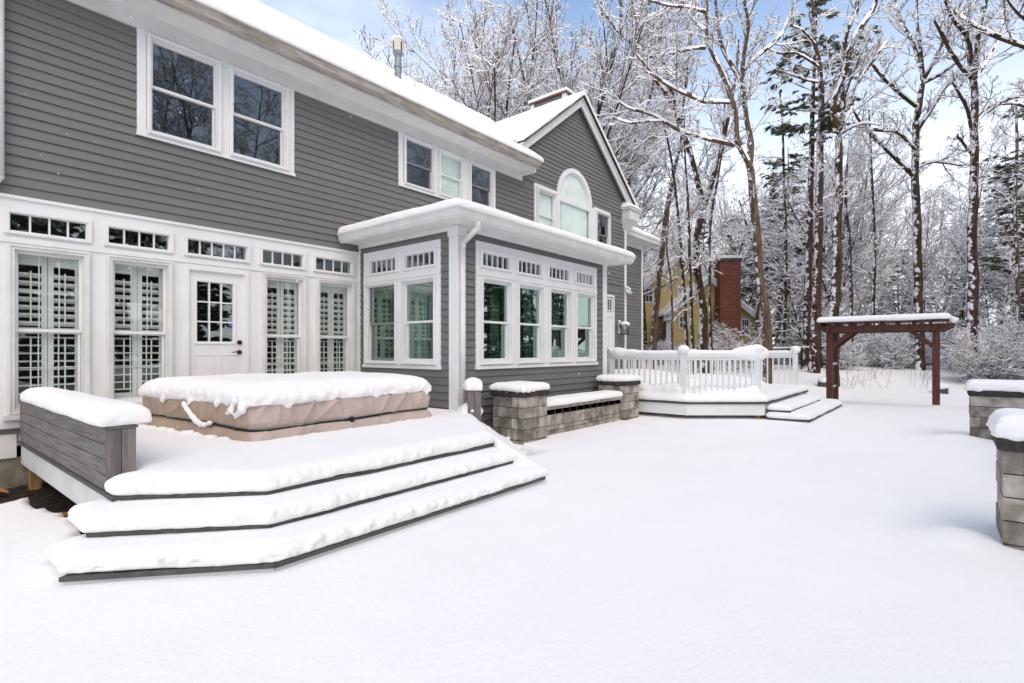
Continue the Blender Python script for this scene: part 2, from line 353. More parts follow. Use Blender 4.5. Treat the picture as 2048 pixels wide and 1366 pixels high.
# ------------------------------------------------------------------ grey house
house = thing('clapboard_house', 'large grey clapboard house with white trim, snowy roof and a projecting sunroom', 'house')
WY = 8.2; EXP = .116; XL = -3.0; XR = 15.8
PITCH = .757
SUNX0, SUNX1, SUNY = 5.636, 10.05, 5.69
LW = [(1.00, 1.75), (1.91, 2.65), (3.87, 4.59), (4.77, 5.50)]            # lower windows, casing x
TR = [(1.03, 1.71, 4), (1.94, 2.60, 4), (2.84, 3.63, 5), (3.88, 4.53, 4), (4.77, 5.44, 4)]
LW = [(-2.2, -1.45), (-1.2, -.45)]+LW
TR = [(-2.17, -1.49, 4), (-1.17, -.49, 4)]+TR

def wall_holes(mb, x0, x1, z0, z1, y0, y1, holes, mi=0):
    xs = sorted({x0, x1, *[v for h in holes for v in h[:2] if x0 < v < x1]}); zs = sorted({z0, z1, *[v for h in holes for v in h[2:] if z0 < v < z1]})
    for zi in range(len(zs)-1):
        run = None
        for xi in range(len(xs)-1):
            cx, cz = (xs[xi]+xs[xi+1])/2, (zs[zi]+zs[zi+1])/2
            solid = not any(h[0] < cx < h[1] and h[2] < cz < h[3] for h in holes)
            if solid and run is None: run = xs[xi]
            if (not solid) and run is not None: mb.box(run, xs[xi], y0, y1, zs[zi], zs[zi+1], mi); run = None
        if run is not None: mb.box(run, xs[-1], y0, y1, zs[zi], zs[zi+1], mi)

# main wall shells, openings for every window and door
low_holes = [(a+.06, b-.06, .72, 2.54) for a, b in LW]+[(a-.02, b+.02, 2.73, 2.96) for a, b, n in TR]+[(2.86, 3.59, .50, 2.50)]
up_holes = [(2.38, 3.23, 4.26, 5.58), (3.42, 4.25, 4.26, 5.58), (6.65, 7.39, 4.65, 5.53), (7.56, 8.27, 4.65, 5.53), (8.47, 9.20, 4.65, 5.53),
            (10.98, 11.77, 4.3, 5.50), (11.93, 13.52, 4.3, 6.36), (13.91, 14.69, 4.3, 5.50)]
mb = MB(); wall_holes(mb, XL, SUNX0+.02, .30, 3.10, WY-.03, WY+.10, low_holes)
mb.obj('panelled_wall', M['trim'], house)
mb = MB(); wall_holes(mb, XL, XR, 3.10, 5.95, WY, WY+.10, up_holes)
mb.prism_y([(10.0, 5.95), (11.93, 5.95), (11.93, 7.60), (10.0, 6.15)], WY, WY+.10)
mb.prism_y([(13.55, 5.95), (15.75, 5.95), (15.75, 6.15), (13.55, 7.80)], WY, WY+.10)
mb.prism_y([(11.93, 6.42), (13.55, 6.42), (13.55, 7.80), (12.87, 8.33), (11.93, 7.60)], WY, WY+.10)
mb.box(SUNX1-.05, XR, WY, WY+.10, -.2, 3.10)
mb.box(15.70, 15.80, WY+.10, 9, -.2, 5.9)
mb.obj('sheathing', M['siding'], house)
# rooms behind the glass
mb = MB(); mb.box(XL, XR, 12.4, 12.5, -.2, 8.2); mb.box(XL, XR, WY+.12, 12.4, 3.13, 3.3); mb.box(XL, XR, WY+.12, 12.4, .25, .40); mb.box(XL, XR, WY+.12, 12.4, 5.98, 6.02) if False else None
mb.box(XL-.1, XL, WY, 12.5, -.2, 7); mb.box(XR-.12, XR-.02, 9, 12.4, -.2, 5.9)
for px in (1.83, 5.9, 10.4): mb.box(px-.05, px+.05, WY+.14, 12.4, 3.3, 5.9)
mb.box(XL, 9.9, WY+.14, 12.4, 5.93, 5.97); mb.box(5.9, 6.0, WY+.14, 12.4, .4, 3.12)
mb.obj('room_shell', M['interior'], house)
# foundation, skirt, cap moulding
mb = MB(); mb.box(XL, SUNX0+.1, WY-.02, WY+.15, -1, .17); mb.box(SUNX0+.05, SUNX1-.04, SUNY+.03, WY, -1, .12); mb.box(SUNX1-.04, 18.2, WY+.02, WY+.3, -1, .0)
mb.obj('foundation', M['concrete'], house)
mb = MB(); mb.box(XL, 1.08, WY-.055, WY-.03, .17, .44); mb.obj('skirt_board', M['oldwhite'], house)
mb = MB(); mb.box(XL, SUNX0, WY-.075, WY-.031, .455, .50); mb.obj('threshold_strip', M['tread'], house)
mb = MB(); mb.box(XL, SUNX0, WY-.055, WY, 3.10, 3.135); mb.obj('band_moulding', M['trim'], house)
mb = MB(); mb.box(XL, SUNX0, WY-.045, WY-.031, 2.60, 2.665); mb.obj('transom_rail', M['trim'], house)

# siding boards: one shared wedge, stretched to length
bm = MB(); bm.prism_x([(-.030, 0), (0, 0), (0, .128), (-.008, .128)], 0, 1); BOARD = bm.mesh(M['siding'])
bm = MB(); bm.prism_x([(-.030, 0), (0, 0), (0, .128), (-.008, .128)], 0, 1); BOARD_GONE = BOARD
count = 0; RB = random.Random(40)
def board(x0, x1, z, y=WY, rot=0):
    global count
    if x1-x0 < .04: return
    o = link('siding_board', BOARD, house); o.scale = (x1-x0, 1, 1); z += RB.uniform(-.0015, .0015)
    o.location = (x0, y, z) if rot == 0 else (y, x0, z)
    o.rotation_euler.z = rot; count += 1
def rows(x0, x1, z0, z1, covers, y=WY, exp=EXP, clip=None):
    z = z0
    while z < z1-.03:
        segs = [(x0, x1)] if clip is None else ([clip(z+.06)] if clip(z+.06) else [])
        aw = math.sqrt(max(0, .84**2-max(0, z+.03-5.60)**2)); ac = [(12.74-aw, 12.74+aw, z-.05, z+.2)] if 5.45 < z < 6.40 and y == WY else []
        for c in list(covers)+ac:
            if c in ac or c[2]-.02 <= z and z+exp <= c[3]+.05 or (z < c[3]-.03 and z+exp > c[2]+.06):
                ns = []
                for a, b in segs:
                    if c[0] > a: ns.append((a, min(b, c[0])))
                    if c[1] < b: ns.append((max(a, c[1]), b))
                segs = [s for s in ns if s[1]-s[0] > .03]
        for a, b in segs: board(a, b, z, y)
        z += exp
covers = [(2.26, 4.37, 4.22, 5.62), (6.52, 9.30, 4.58, 5.62), (10.85, 14.74, 4.2, 5.66), (11.86, 13.64, 5.5, 5.75)]
arch_k = []
rows(XL, SUNX0+.05, 3.135, 3.40, covers)
rows(XL, XR-.06, 3.135+EXP*3, 5.60, covers)
def gclip(z):
    h = (8.62-z)/PITCH
    a, b = 12.87-h, 12.87+h
    a, b = max(a, 10.0), min(b, XR-.06)
    return (a, b) if b-a > .1 else None
rows(0, 0, 3.135+EXP*22, 8.5, covers, clip=gclip)
rows(SUNX1-.02, XR-.06, .20, 3.34, [(14.35, 15.02, 0, 3.12)])

# eaves of the main range
mb = MB(); mb.box(XL, 10.32, WY-.05, WY-.001, 5.585, 5.80); mb.obj('frieze_board', M['oldwhite'], house)
mb = MB(); mb.box(XL, 10.30, 7.74, WY-.05, 5.80, 5.825); mb.box(XL, 10.32, 7.715, 7.74, 5.76, 5.93); mb.box(10.30, 10.335, 7.74, WY-.05, 5.70, 5.93)
mb.obj('soffit', M['soffit'], house)
mb = MB(); g_ = [(7.715, 5.93), (7.715, 5.79), (7.66, 5.79), (7.615, 5.83), (7.60, 5.91), (7.575, 5.93), (7.575, 5.94), (7.60, 5.94)]
mb.prism_x(g_[::-1], XL, 10.345); mb.obj('gutter', M['gutter'], house)
def roofz(y): return 5.93+PITCH*(y-7.75)
mb = MB(); mb.prism_x([(7.70, 5.905), (11.7, roofz(11.7)), (15.6, 5.98), (15.6, 5.90), (11.7, roofz(11.7)-.1), (7.70, 5.83)][::-1], XL, 10.33)
mb.prism_x([(8.3, roofz(8.3)), (11.7, roofz(11.7)), (15.6, 5.98), (15.6, 5.90), (11.7, roofz(11.7)-.1), (8.3, roofz(8.3)-.1)][::-1], 10.33, 16.0)
mb.obj('roof', M['shingle'], house)
# gable wing roof, rakes
GX = 12.87; GZ = 8.60; HW = 3.42
def gz(x): return GZ-.77*abs(x-GX)
mb = MB()
for s in (-1, 1):
    xe = GX+s*HW if s > 0 else GX-2.72
    poly = [(GX, GZ), (xe, gz(xe)), (xe, gz(xe)-.05), (GX, GZ-.05)]
    mb.prism_y(poly if s < 0 else poly[::-1], 7.93, 11.3)
mb.obj('roof', M['shingle'], house)
for s in (-1, 1):
    xe = GX+s*(HW-.07) if s > 0 else GX-2.95
    mb = MB(); poly = [(GX, GZ-.045), (xe, gz(xe)-.045), (xe, gz(xe)-.30), (GX, GZ-.30)]
    mb.prism_y(poly if s < 0 else poly[::-1], 8.02, 8.06)
    poly = [(GX, GZ-.045), (xe, gz(xe)-.045), (xe, gz(xe)-.115), (GX, GZ-.115)]
    mb.prism_y(poly if s < 0 else poly[::-1], 7.985, 8.02)
    poly = [(GX, GZ-.06), (xe, gz(xe)-.06), (xe, gz(xe)-.085), (GX, GZ-.085)]
    mb.prism_y(poly if s < 0 else poly[::-1], 8.06, WY)
    mb.obj('rake_board', M['oldwhite'], house)
# eave return at the right foot of the gable
mb = MB(); mb.box(15.55, 16.25, 7.90, 8.35, 5.62, 5.93); mb.box(15.50, 16.32, 7.84, 8.38, 5.93, 6.0)
mb.add([(15.55, 7.9, 5.62), (16.25, 7.9, 5.62), (15.86, 8.17, 5.30), (15.62, 8.17, 5.30), (15.62, 8.35, 5.30), (15.86, 8.35, 5.30), (15.55, 8.35, 5.62), (16.25, 8.35, 5.62)],
       [(0, 3, 2, 1), (3, 4, 5, 2), (0, 6, 4, 3), (1, 2, 5, 7)])
mb.obj('eave_return', M['oldwhite'], house)
mb = MB(); mb.box(15.71, 15.83, WY-.045, WY+.06, .05, 5.62); mb.obj('corner_board', M['trim'], house)
# set-back wing on the right
mb = MB(); mb.box(15.83, 18.27, 8.8, 12, -.1, 5.3); mb.obj('side_wing_wall', M['siding'], house)
z = .2
while z < 5.1: board(15.83, 18.2, z, 8.8); z += EXP
mb = MB(); mb.box(18.19, 18.30, 8.755, 8.83, .05, 5.1); mb.obj('corner_board', M['trim'], house)
mb = MB(); mb.box(15.8, 18.34, 8.74, 8.80, 5.08, 5.34); mb.box(15.8, 18.75, 8.36, 12, 5.34, 5.37); mb.box(15.8, 18.75, 8.33, 8.36, 5.30, 5.46); mb.box(18.75, 18.78, 8.33, 12, 5.30, 5.46); mb.box(18.3, 18.36, 8.8, 12, 5.08, 5.34)
mb.obj('side_wing_eave', M['oldwhite'], house)
mb = MB(); mb.add([(15.8, 8.36, 5.46), (18.76, 8.36, 5.46), (18.76, 12, 5.46), (15.8, 12, 5.46), (15.8, 10.3, 6.55), (17.0, 10.3, 6.55)], [(0, 1, 5, 4), (1, 2, 5), (2, 3, 4, 5), (0, 4, 3), (3, 2, 1, 0)])
mb.obj('side_wing_roof', M['shingle'], house)

# ------------------------------------------------------------------ windows (local frame: x to the viewer's right, y into the wall, z up)
UNIT = {}
def ubox(mt, key='c'):
    if (key, mt.name) not in UNIT: UNIT[(key, mt.name)] = MB().box(0, 1, 0, 1, 0, 1).mesh(mt)
    return UNIT[(key, mt.name)]
def ub(name, mt, par, x0, x1, y0, y1, z0, z1):
    o = link(name, ubox(mt), par); o.location = (x0, y0, z0); o.scale = (x1-x0, y1-y0, z1-z0); return o
def place(o, origin, rot): o.location = origin; o.rotation_euler.z = rot
LOUV = MB().prism_x([(-.036, -.005), (-.010, -.010), (.036, .004), (.012, .010)], 0, 1).mesh(M['shutter'])
def louvers(win, x0, x1, z0, z1, y, tilt, step=.094):
    z = z0+step*.5
    while z < z1-step*.3:
        o = link('louver', LOUV, win); o.location = (x0, y, z); o.scale = (x1-x0, 1, 1); o.rotation_euler.x = tilt; z += step
def shutter(win, x0, x1, z0, z1, zm, y=.15):
    for a, b in ((x0, (x0+x1)/2-.003), ((x0+x1)/2+.003, x1)):
        mb = MB(); w_ = .052
        mb.box(a, a+w_, y-.013, y+.013, z0, z1); mb.box(b-w_, b, y-.013, y+.013, z0, z1)
        mb.box(a+w_, b-w_, y-.012, y+.012, z1-.13, z1); mb.box(a+w_, b-w_, y-.012, y+.012, z0, z0+.11); mb.box(a+w_, b-w_, y-.012, y+.012, zm-.035, zm+.035)
        mb.box((a+b)/2-.007, (a+b)/2+.007, y-.045, y-.032, zm+.08, z1-.2); mb.box((a+b)/2-.007, (a+b)/2+.007, y-.045, y-.032, z0+.16, zm-.08)
        mb.obj('shutter_frame', M['shutter'], win)
        louvers(win, a+w_, b-w_, zm+.035, z1-.13, y, -.95); louvers(win, a+w_, b-w_, z0+.11, zm-.035, y, .06)
def double_hung(origin, rot, W, H, zm, casing=.045, grille=None, shut=False, label=None, chan='oldwhite', sashc='trim', curtain=None, glassm='glass', blind=None, proud=.045, sill=True):
    "W x H opening with its casing; zm = height of the meeting rail's centre above the bottom; origin = casing bottom left on the wall face"
    mb = MB(); mb.frame(0, W, 0, H, casing, -proud, .02); mb.frame(.012, W-.012, .012, H-.012, .018, -proud-.012, -proud)
    mb.frame(casing, W-casing, casing*.9, H-casing, .014, -.01, .10)
    win = mb.obj('window', M[chan], house, bev=.003); place(win, origin, rot)
    if label: win['label'] = label
    i0, i1 = casing+.014, W-casing-.014; j0, j1 = casing*.9+.014, H-casing-.014
    sw = .024
    MB().frame(i0, i1, zm-.018, j1, sw, .030, .060, wb=.034, wt=.022).obj('sash', M[sashc], win)
    MB().frame(i0+.004, i1-.004, j0, zm+.016, sw, .064, .094, wb=.045, wt=.034).obj('sash', M[sashc], win)
    ub('pane', M[glassm], win, i0+sw, i1-sw, .043, .047, zm+.016, j1-.022)
    ub('pane', M[glassm], win, i0+sw, i1-sw, .077, .081, j0+.045, zm-.018)
    if grille:
        a, b = i0+sw, i1-sw; nx, ny = grille
        for (zz0, zz1, yy) in ((zm+.016, j1-.022, .049), (j0+.045, zm-.018, .083)):
            for k in range(1, nx): xx = a+(b-a)*k/nx; ub('muntin', M['grille'], win, xx-.006, xx+.006, yy, yy+.006, zz0, zz1)
            for k in range(1, ny): z_ = zz0+(zz1-zz0)*k/ny; ub('muntin', M['grille'], win, a, b, yy+.007, yy+.012, z_-.006, z_+.006)
    if shut: shutter(win, i0-.01, i1+.01, j0, j1, zm, .145)
    if curtain:
        for side, wf, cm in curtain:
            n = 26; x0 = (i0 if side < 0 else i1-(i1-i0)*wf); ww = (i1-i0)*wf; vs = []; fs = []
            for k in range(n+1):
                xx = x0+ww*k/n; yy = .24+.025*math.sin(k*1.55)+.01*math.sin(k*.7)
                vs += [(xx, yy, j0-.05), (xx, yy, j1+.05)]
            fs = [(2*k, 2*k+2, 2*k+3, 2*k+1) for k in range(n)]
            c = link('curtain', mk(vs, fs, M[cm], smooth=True), win)
            so_ = c.modifiers.new('s', 'SOLIDIFY'); so_.thickness = .006
    if blind: ub('blind', M[blind], win, i0, i1, .105, .11, j0, j1)
    return win
def transom(origin, rot, W, H, n, glassm='clear'):
    mb = MB(); mb.frame(0, W, 0, H, .045, -.035, .03, wb=.03, wt=.045); mb.frame(.04, W-.04, .026, H-.04, .014, -.012, .05)
    t = mb.obj('transom_window', M['trim'], house, bev=.002); place(t, origin, rot)
    a, b, c, d = .054, W-.054, .04, H-.054
    wl = (b-a)/n
    for k in range(n):
        ub('pane', M[glassm], t, a+wl*k+(.004 if k else 0), a+wl*(k+1)-(.004 if k < n-1 else 0), .018, .022, c, d)
        if k: ub('muntin', M['grille'], t, a+wl*k-.009, a+wl*k+.009, .004, .034, c, d)
    return t
Y0 = WY-.03
for a, b in LW: double_hung((a, Y0, .65), 0, b-a, 1.935, .965, grille=(3, 2), shut=True, casing=.062)
for a, b, n in TR: transom((a-.055, Y0, 2.70), 0, b-a+.11, .285, n)
# wide sill under the lower windows
for a, b in LW: ub('window_sill', M['oldwhite'], house, a-.03, b+.03, Y0-.07, Y0, .60, .655)

# trim groups of the upper floor
def apron(name, x0, x1, z0, z1, mx, sill=.0):
    mb = MB(); mb.frame(x0, x1, z0, z1, .10, WY-.042, WY-.001, wb=.085, wt=.07)
    for a, b in mx: mb.box(a, b, WY-.042, WY-.001, z0+.085, z1-.07)
    mb.box(x0-.012, x1+.012, WY-.06, WY-.043, z0-.012, z0+.035)
    return mb.obj(name, M['trim'], house, bev=.003)
apron('window_surround', 2.24, 4.39, 4.20, 5.60, [(3.27, 3.385)])
apron('window_surround', 6.50, 9.32, 4.56, 5.60, [(7.43, 7.52), (8.31, 8.43)])
U = WY-.035
double_hung((2.345, U, 4.235), 0, .925, 1.33, .665, chan='trim', sashc='soffit', glassm='glass')
double_hung((3.385, U, 4.235), 0, .90, 1.33, .665, chan='trim', sashc='soffit')
double_hung((6.615, U, 4.60), 0, .81, .965, .475, chan='trim', sashc='screen')
double_hung((7.525, U, 4.60), 0, .78, .965, .475, chan='trim', blind='blind')
double_hung((8.435, U, 4.60), 0, .79, .965, .475, chan='trim', sashc='screen')
# arched window group
mb = MB(); mb.frame(10.83, 11.90, 4.2, 5.67, .08, WY-.042, WY-.001); mb.frame(13.78, 14.76, 4.2, 5.67, .08, WY-.042, WY-.001)
mb.box(11.87, 11.96, WY-.055, WY+.04, 4.2, 5.60); mb.box(13.50, 13.79, WY-.055, WY-.002, 4.2, 5.60); mb.box(11.96, 13.50, WY-.05, WY+.04, 5.46, 5.60)
CX, CZ, R1, R2 = 12.74, 5.60, .775, .90
def arc(mb, r1, r2, y0, y1, n=28):
    vs = []
    for k in range(n+1):
        t = math.pi*k/n; c, s = math.cos(t), math.sin(t)
        vs += [(CX+r1*c, y0, CZ+r1*s), (CX+r2*c, y0, CZ+r2*s), (CX+r2*c, y1, CZ+r2*s), (CX+r1*c, y1, CZ+r1*s)]
    fs = [(4*k+i, 4*k+4+i, 4*k+4+(i+1) % 4, 4*k+(i+1) % 4) for k in range(n) for i in range(4)]+[(0, 1, 2, 3), (4*n+3, 4*n+2, 4*n+1, 4*n)]
    mb.add(vs, fs)
arc(mb, R1, R2, WY-.06, WY+.03); arc(mb, R1-.035, R1-.001, WY-.02, WY+.04)
arch = mb.obj('arched_window', M['trim'], house)
vs = [(CX+(R1-.03)*math.cos(math.pi*k/28), WY+.01, CZ+(R1-.03)*math.sin(math.pi*k/28)) for k in range(29)]
link('pane', mk(vs, [tuple(reversed(range(29)))], M['glass']), arch)
vs = [(CX+(R1-.02)*math.cos(math.pi*k/28), WY+.035, CZ+(R1-.02)*math.sin(math.pi*k/28)) for k in range(29)]
link('blind', mk(vs, [tuple(reversed(range(29)))], M['blind']), arch)
ub('pane', M['glass'], arch, 11.96, 13.50, WY+.01, WY+.014, 4.25, 5.46); ub('blind', M['blind'], arch, 11.94, 13.52, WY+.035, WY+.039, 4.22, 5.46)
double_hung((10.93, U, 4.22), 0, .86, 1.36, .69, chan='trim', blind='blind')
double_hung((13.86, U, 4.22), 0, .86, 1.36, .69, chan='trim', sashc='screen')

# ------------------------------------------------------------------ white back door
mb = MB(); mb.frame(2.80, 3.665, .50, 2.585, .05, Y0-.025, Y0+.05, wb=.02, wt=.075); mb.obj('door_casing', M['trim'], house, bev=.003)
mb = MB(); wall_holes(mb, 2.85, 3.60, .53, 2.505, WY-.01, WY+.035, [(2.965, 3.45, 1.51, 2.355)])
mb.frame(2.925, 3.49, 1.47, 2.395, .03, WY-.024, WY-.0101)
for a in (2.93, 3.26):
    mb.frame(a, a+.26, .72, 1.32, .014, WY-.018, WY-.0101); mb.box(a+.035, a+.225, WY-.016, WY-.0101, .755, 1.285)
door = mb.obj('door', M['trim'], house, bev=.002)
for i in range(3):
    for j in range(3):
        ub('pane', M['clear'], door, 2.965+i*.1617+.005, 2.965+(i+1)*.1617-.005, WY+.01, WY+.014, 1.51+j*.2817+.005, 1.51+(j+1)*.2817-.005)
for i in (1, 2):
    ub('muntin', M['trim'], door, 2.965+i*.1617-.009, 2.965+i*.1617+.009, WY-.012, WY+.024, 1.51, 2.355)
    ub('muntin', M['trim'], door, 2.965, 3.45, WY-.013, WY+.0235, 1.51+i*.2817-.009, 1.51+i*.2817+.009)
mb = MB(); mb.bar((3.54, WY-.01, 1.50), (3.54, WY-.035, 1.50), .032, 16); mb.bar((3.54, WY-.035, 1.50), (3.54, WY-.048, 1.50), .020, 12); mb.obj('lock', M['bronze'], door, smooth=False)
mb = MB(); mb.bar((3.54, WY-.01, 1.355), (3.54, WY-.025, 1.355), .033, 16); mb.bar((3.54, WY-.025, 1.355), (3.54, WY-.06, 1.355), .012, 10); mb.bar((3.54, WY-.06, 1.355), (3.47, WY-.062, 1.360), .010, 8, r2=.009); mb.bar((3.47, WY-.062, 1.360), (3.42, WY-.058, 1.352), .009, 8, r2=.006)
mb.obj('handle', M['bronze'], door)
mb = MB(); mb.bar((3.415, WY+.008, 1.76), (3.415, WY+.004, 1.76), .022, 12)
mb.obj('round_sticker', mat('blue_sticker', (.06, .22, .62), .4), door)
# side door seen past the sunroom
mb = MB(); mb.frame(14.30, 15.02, .15, 3.12, .07, WY-.05, WY, wb=.02); mb.box(14.37, 14.95, WY-.04, WY, 2.42, 2.58); mb.box(14.37, 14.95, WY-.02, WY, .15, 2.42); mb.frame(14.42, 14.90, 2.60, 3.02, .04, WY-.035, WY)
for a in (14.43, 14.68): mb.box(a, a+.18, WY-.028, WY-.02, 1.3, 2.3)
sdoor = mb.obj('side_door', M['trim'], house, bev=.003)
ub('pane', M['clear'], sdoor, 14.46, 14.86, WY-.02, WY-.016, 2.64, 2.98)
for k in (1, 2): ub('muntin', M['grille'], sdoor, 14.46+k*.1333-.008, 14.46+k*.1333+.008, WY-.035, WY-.022, 2.64, 2.98)

# ------------------------------------------------------------------ sunroom
def sun_holes_left(y): return y
# left wall faces -X; local x runs towards -Y
LR = -math.pi/2
sl_wins = [(.26, 1.14), (1.24, 2.09)]                # local x = 8.2 - y
mb = MB(); wall_holes(mb, 0, WY-SUNY, .12, 3.27, 0, .10, [(a+.05, b-.05, 1.18, 2.50) for a, b in sl_wins]+[(.39, 1.11, 2.71, 2.95), (1.34, 2.05, 2.71, 2.95)])
o = mb.obj('sheathing', M['siding'], house); place(o, (SUNX0, WY, 0), LR)
sf_wins = [(6.09, 6.88), (7.0, 7.78), (7.92, 8.68), (8.81, 9.58)]; sf_tr = [(6.13, 6.80), (7.03, 7.70), (7.93, 8.60), (8.84, 9.50)]
mb = MB(); wall_holes(mb, SUNX0+.1, SUNX1, .12, 3.27, SUNY, SUNY+.10, [(a+.05, b-.05, 1.18, 2.50) for a, b in sf_wins]+[(a-.01, b+.01, 2.71, 2.94) for a, b in sf_tr])
mb.box(SUNX1-.1, SUNX1, SUNY+.1, WY, .12, 3.27); mb.obj('sheathing', M['siding'], house)
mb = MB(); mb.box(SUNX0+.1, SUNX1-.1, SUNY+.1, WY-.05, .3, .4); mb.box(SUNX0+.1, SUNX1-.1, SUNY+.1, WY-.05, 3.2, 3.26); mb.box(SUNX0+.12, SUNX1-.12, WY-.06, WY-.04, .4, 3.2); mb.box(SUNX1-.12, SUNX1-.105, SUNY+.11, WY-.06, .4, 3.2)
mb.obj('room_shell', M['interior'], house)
SB = {'e': .1155}
z = .16; k = 0
while z < 3.22:
    e_ = .116
    segs = [(0, WY-SUNY-.15)]
    if z+.06 > 1.09 and z+.06 < 3.10: segs = [(0, .20), (2.165, WY-SUNY-.15)]
    for a, b in segs:
        o = link('siding_board', BOARD, house); o.scale = (b-a, 1, 1); o.location = (SUNX0, WY-a, z); o.rotation_euler.z = LR; count += 1
    segs = [(SUNX0+.15, SUNX1-.13)]
    if z+.06 > 1.09 and z+.06 < 3.10: segs = [(SUNX0+.15, 6.0), (9.66, SUNX1-.13)]
    for a, b in segs: board(a, b, z, SUNY)
    z += e_
print('boards', count)
# white panels round the sunroom windows
mb = MB(); wall_holes(mb, .19, 2.17, 1.14, 3.095, -.036, -.001, [(a+.03, b-.03, 1.16, 2.52) for a, b in sl_wins]+[(.345, 1.155, 2.685, 2.975), (1.295, 2.095, 2.685, 2.975)])
mb.box(.17, 2.19, -.055, -.001, 1.085, 1.14); mb.box(.19, 2.17, -.048, -.036, 2.56, 2.60)
o = mb.obj('window_surround', M['trim'], house, bev=.003); place(o, (SUNX0, WY, 0), LR)
mb = MB(); wall_holes(mb, 6.0, 9.66, 1.14, 3.09, SUNY-.036, SUNY-.001, [(a+.03, b-.03, 1.16, 2.52) for a, b in sf_wins]+[(a-.045, b+.045, 2.685, 2.965) for a, b in sf_tr])
mb.box(5.98, 9.68, SUNY-.06, SUNY-.001, 1.085, 1.14); mb.box(6.0, 9.66, SUNY-.048, SUNY-.036, 2.56, 2.60)
mb.obj('window_surround', M['trim'], house, bev=.003)
for i, (a, b) in enumerate(sl_wins):
    win = double_hung((SUNX0-.03, WY-a, 1.15), LR, b-a, 1.39, .69, curtain=[(-1, .34, 'tan_curtain'), (1, .3, 'tan_curtain')] if i == 0 else [(-1, .34, 'curtain'), (1, .12, 'curtain')], chan='trim', sashc='screen' if i == 0 else 'trim', glassm='sunglass')
for a, b in ((.345, 1.155), (1.295, 2.095)):
    transom((SUNX0-.03, WY-a, 2.685), LR, b-a, .29, 5)
for i, (a, b) in enumerate(sf_wins):
    double_hung((a, SUNY-.03, 1.15), 0, b-a, 1.39, .69, chan='trim', glassm='sunglass', curtain=[(1, .30, 'curtain')] if i in (0, 1) else [(-1 if i == 3 else 1, .4, 'curtain')])
for a, b in sf_tr: transom((a-.045, SUNY-.03, 2.685), 0, b-a+.09, .28, 5)
# corner boards
mb = MB(); mb.box(SUNX0-.035, SUNX0+.135, SUNY-.035, SUNY-.001, .10, 3.22); mb.box(SUNX0-.035, SUNX0-.001, SUNY, SUNY+.155, .10, 3.22); mb.obj('corner_board', M['trim'], house, bev=.003)
mb = MB(); mb.box(SUNX1-.13, SUNX1+.035, SUNY-.035, SUNY-.001, .10, 3.22); mb.box(SUNX1+.001, SUNX1+.035, SUNY, SUNY+.13, .10, 3.22); mb.obj('corner_board', M['trim'], house, bev=.003)
mb = MB(); mb.box(SUNX0-.060, SUNX0+.150, SUNY-.062, SUNY-.0505, 3.10, 3.25); mb.box(SUNX0-.060, SUNX0-.0505, SUNY-.0505, SUNY+.16, 3.10, 3.25); mb.obj('corner_capital', M['trim'], house, bev=.004)
mb = MB(); mb.box(SUNX0-.03, SUNX0-.001, WY-.075, WY-.031, .5, 3.25); mb.obj('inner_corner_board', M['trim'], house)
mb = MB(); mb.box(SUNX0+.12, SUNX1, SUNY-.012, SUNY+.03, .10, .245); mb.obj('water_table', M['soffit'], house)
# sunroom eaves
EX0, EX1, EY = SUNX0-.36, SUNX1+.40, SUNY-.36
mb = MB(); mb.box(EX0, EX1, EY, WY-.04, 3.255, 3.275); mb.box(SUNX0-.05, SUNX1+.05, SUNY-.05, WY-.04, 3.19, 3.255)
mb.obj('soffit', M['soffit'], house, bev=.003)
mb = MB()
def ogee(mb, p, q, nrm):
    prof = [(.0, 3.24), (.045, 3.245), (.075, 3.285), (.095, 3.36), (.118, 3.375), (.118, 3.385), (.095, 3.388), (.0, 3.39)]
    vs = []
    for (x, y, s) in (p, q):
        for d, z in prof: vs.append((x+nrm[0]*d+s[0]*d, y+nrm[1]*d+s[1]*d, z))
    n = len(prof); mb.add(vs, [(i, (i+1) % n, (i+1) % n+n, i+n) for i in range(n)]+[tuple(range(n))[::-1], tuple(range(n, 2*n))])
ogee(mb, (EX0, WY-.04, (0, 0)), (EX0, EY, (0, -1)), (-1, 0)); ogee(mb, (EX0, EY, (-1, 0)), (EX1, EY, (1, 0)), (0, -1)); ogee(mb, (EX1, EY, (0, -1)), (EX1, WY-.04, (0, 0)), (1, 0))
mb.obj('gutter', M['oldwhite'], house)
mb = MB(); mb.box(EX0-.13, EX0-.118, EY+.3, EY+.36, 3.24, 3.39)
RZ = 3.385; rs = .30; ry = WY; rise = (ry-EY)*rs
mb = MB(); mb.add([(EX0, EY, RZ-.02), (EX1, EY, RZ-.02), (EX1, WY-.05, RZ-.02), (EX0, WY-.05, RZ-.02), (EX0+2.6, WY-.05, RZ+rise), (EX1-2.6, WY-.05, RZ+rise)], [(0, 1, 5, 4), (1, 2, 5), (0, 4, 3), (2, 3, 4, 5), (3, 2, 1, 0)])
mb.obj('sunroom_roof', M['shingle'], house)
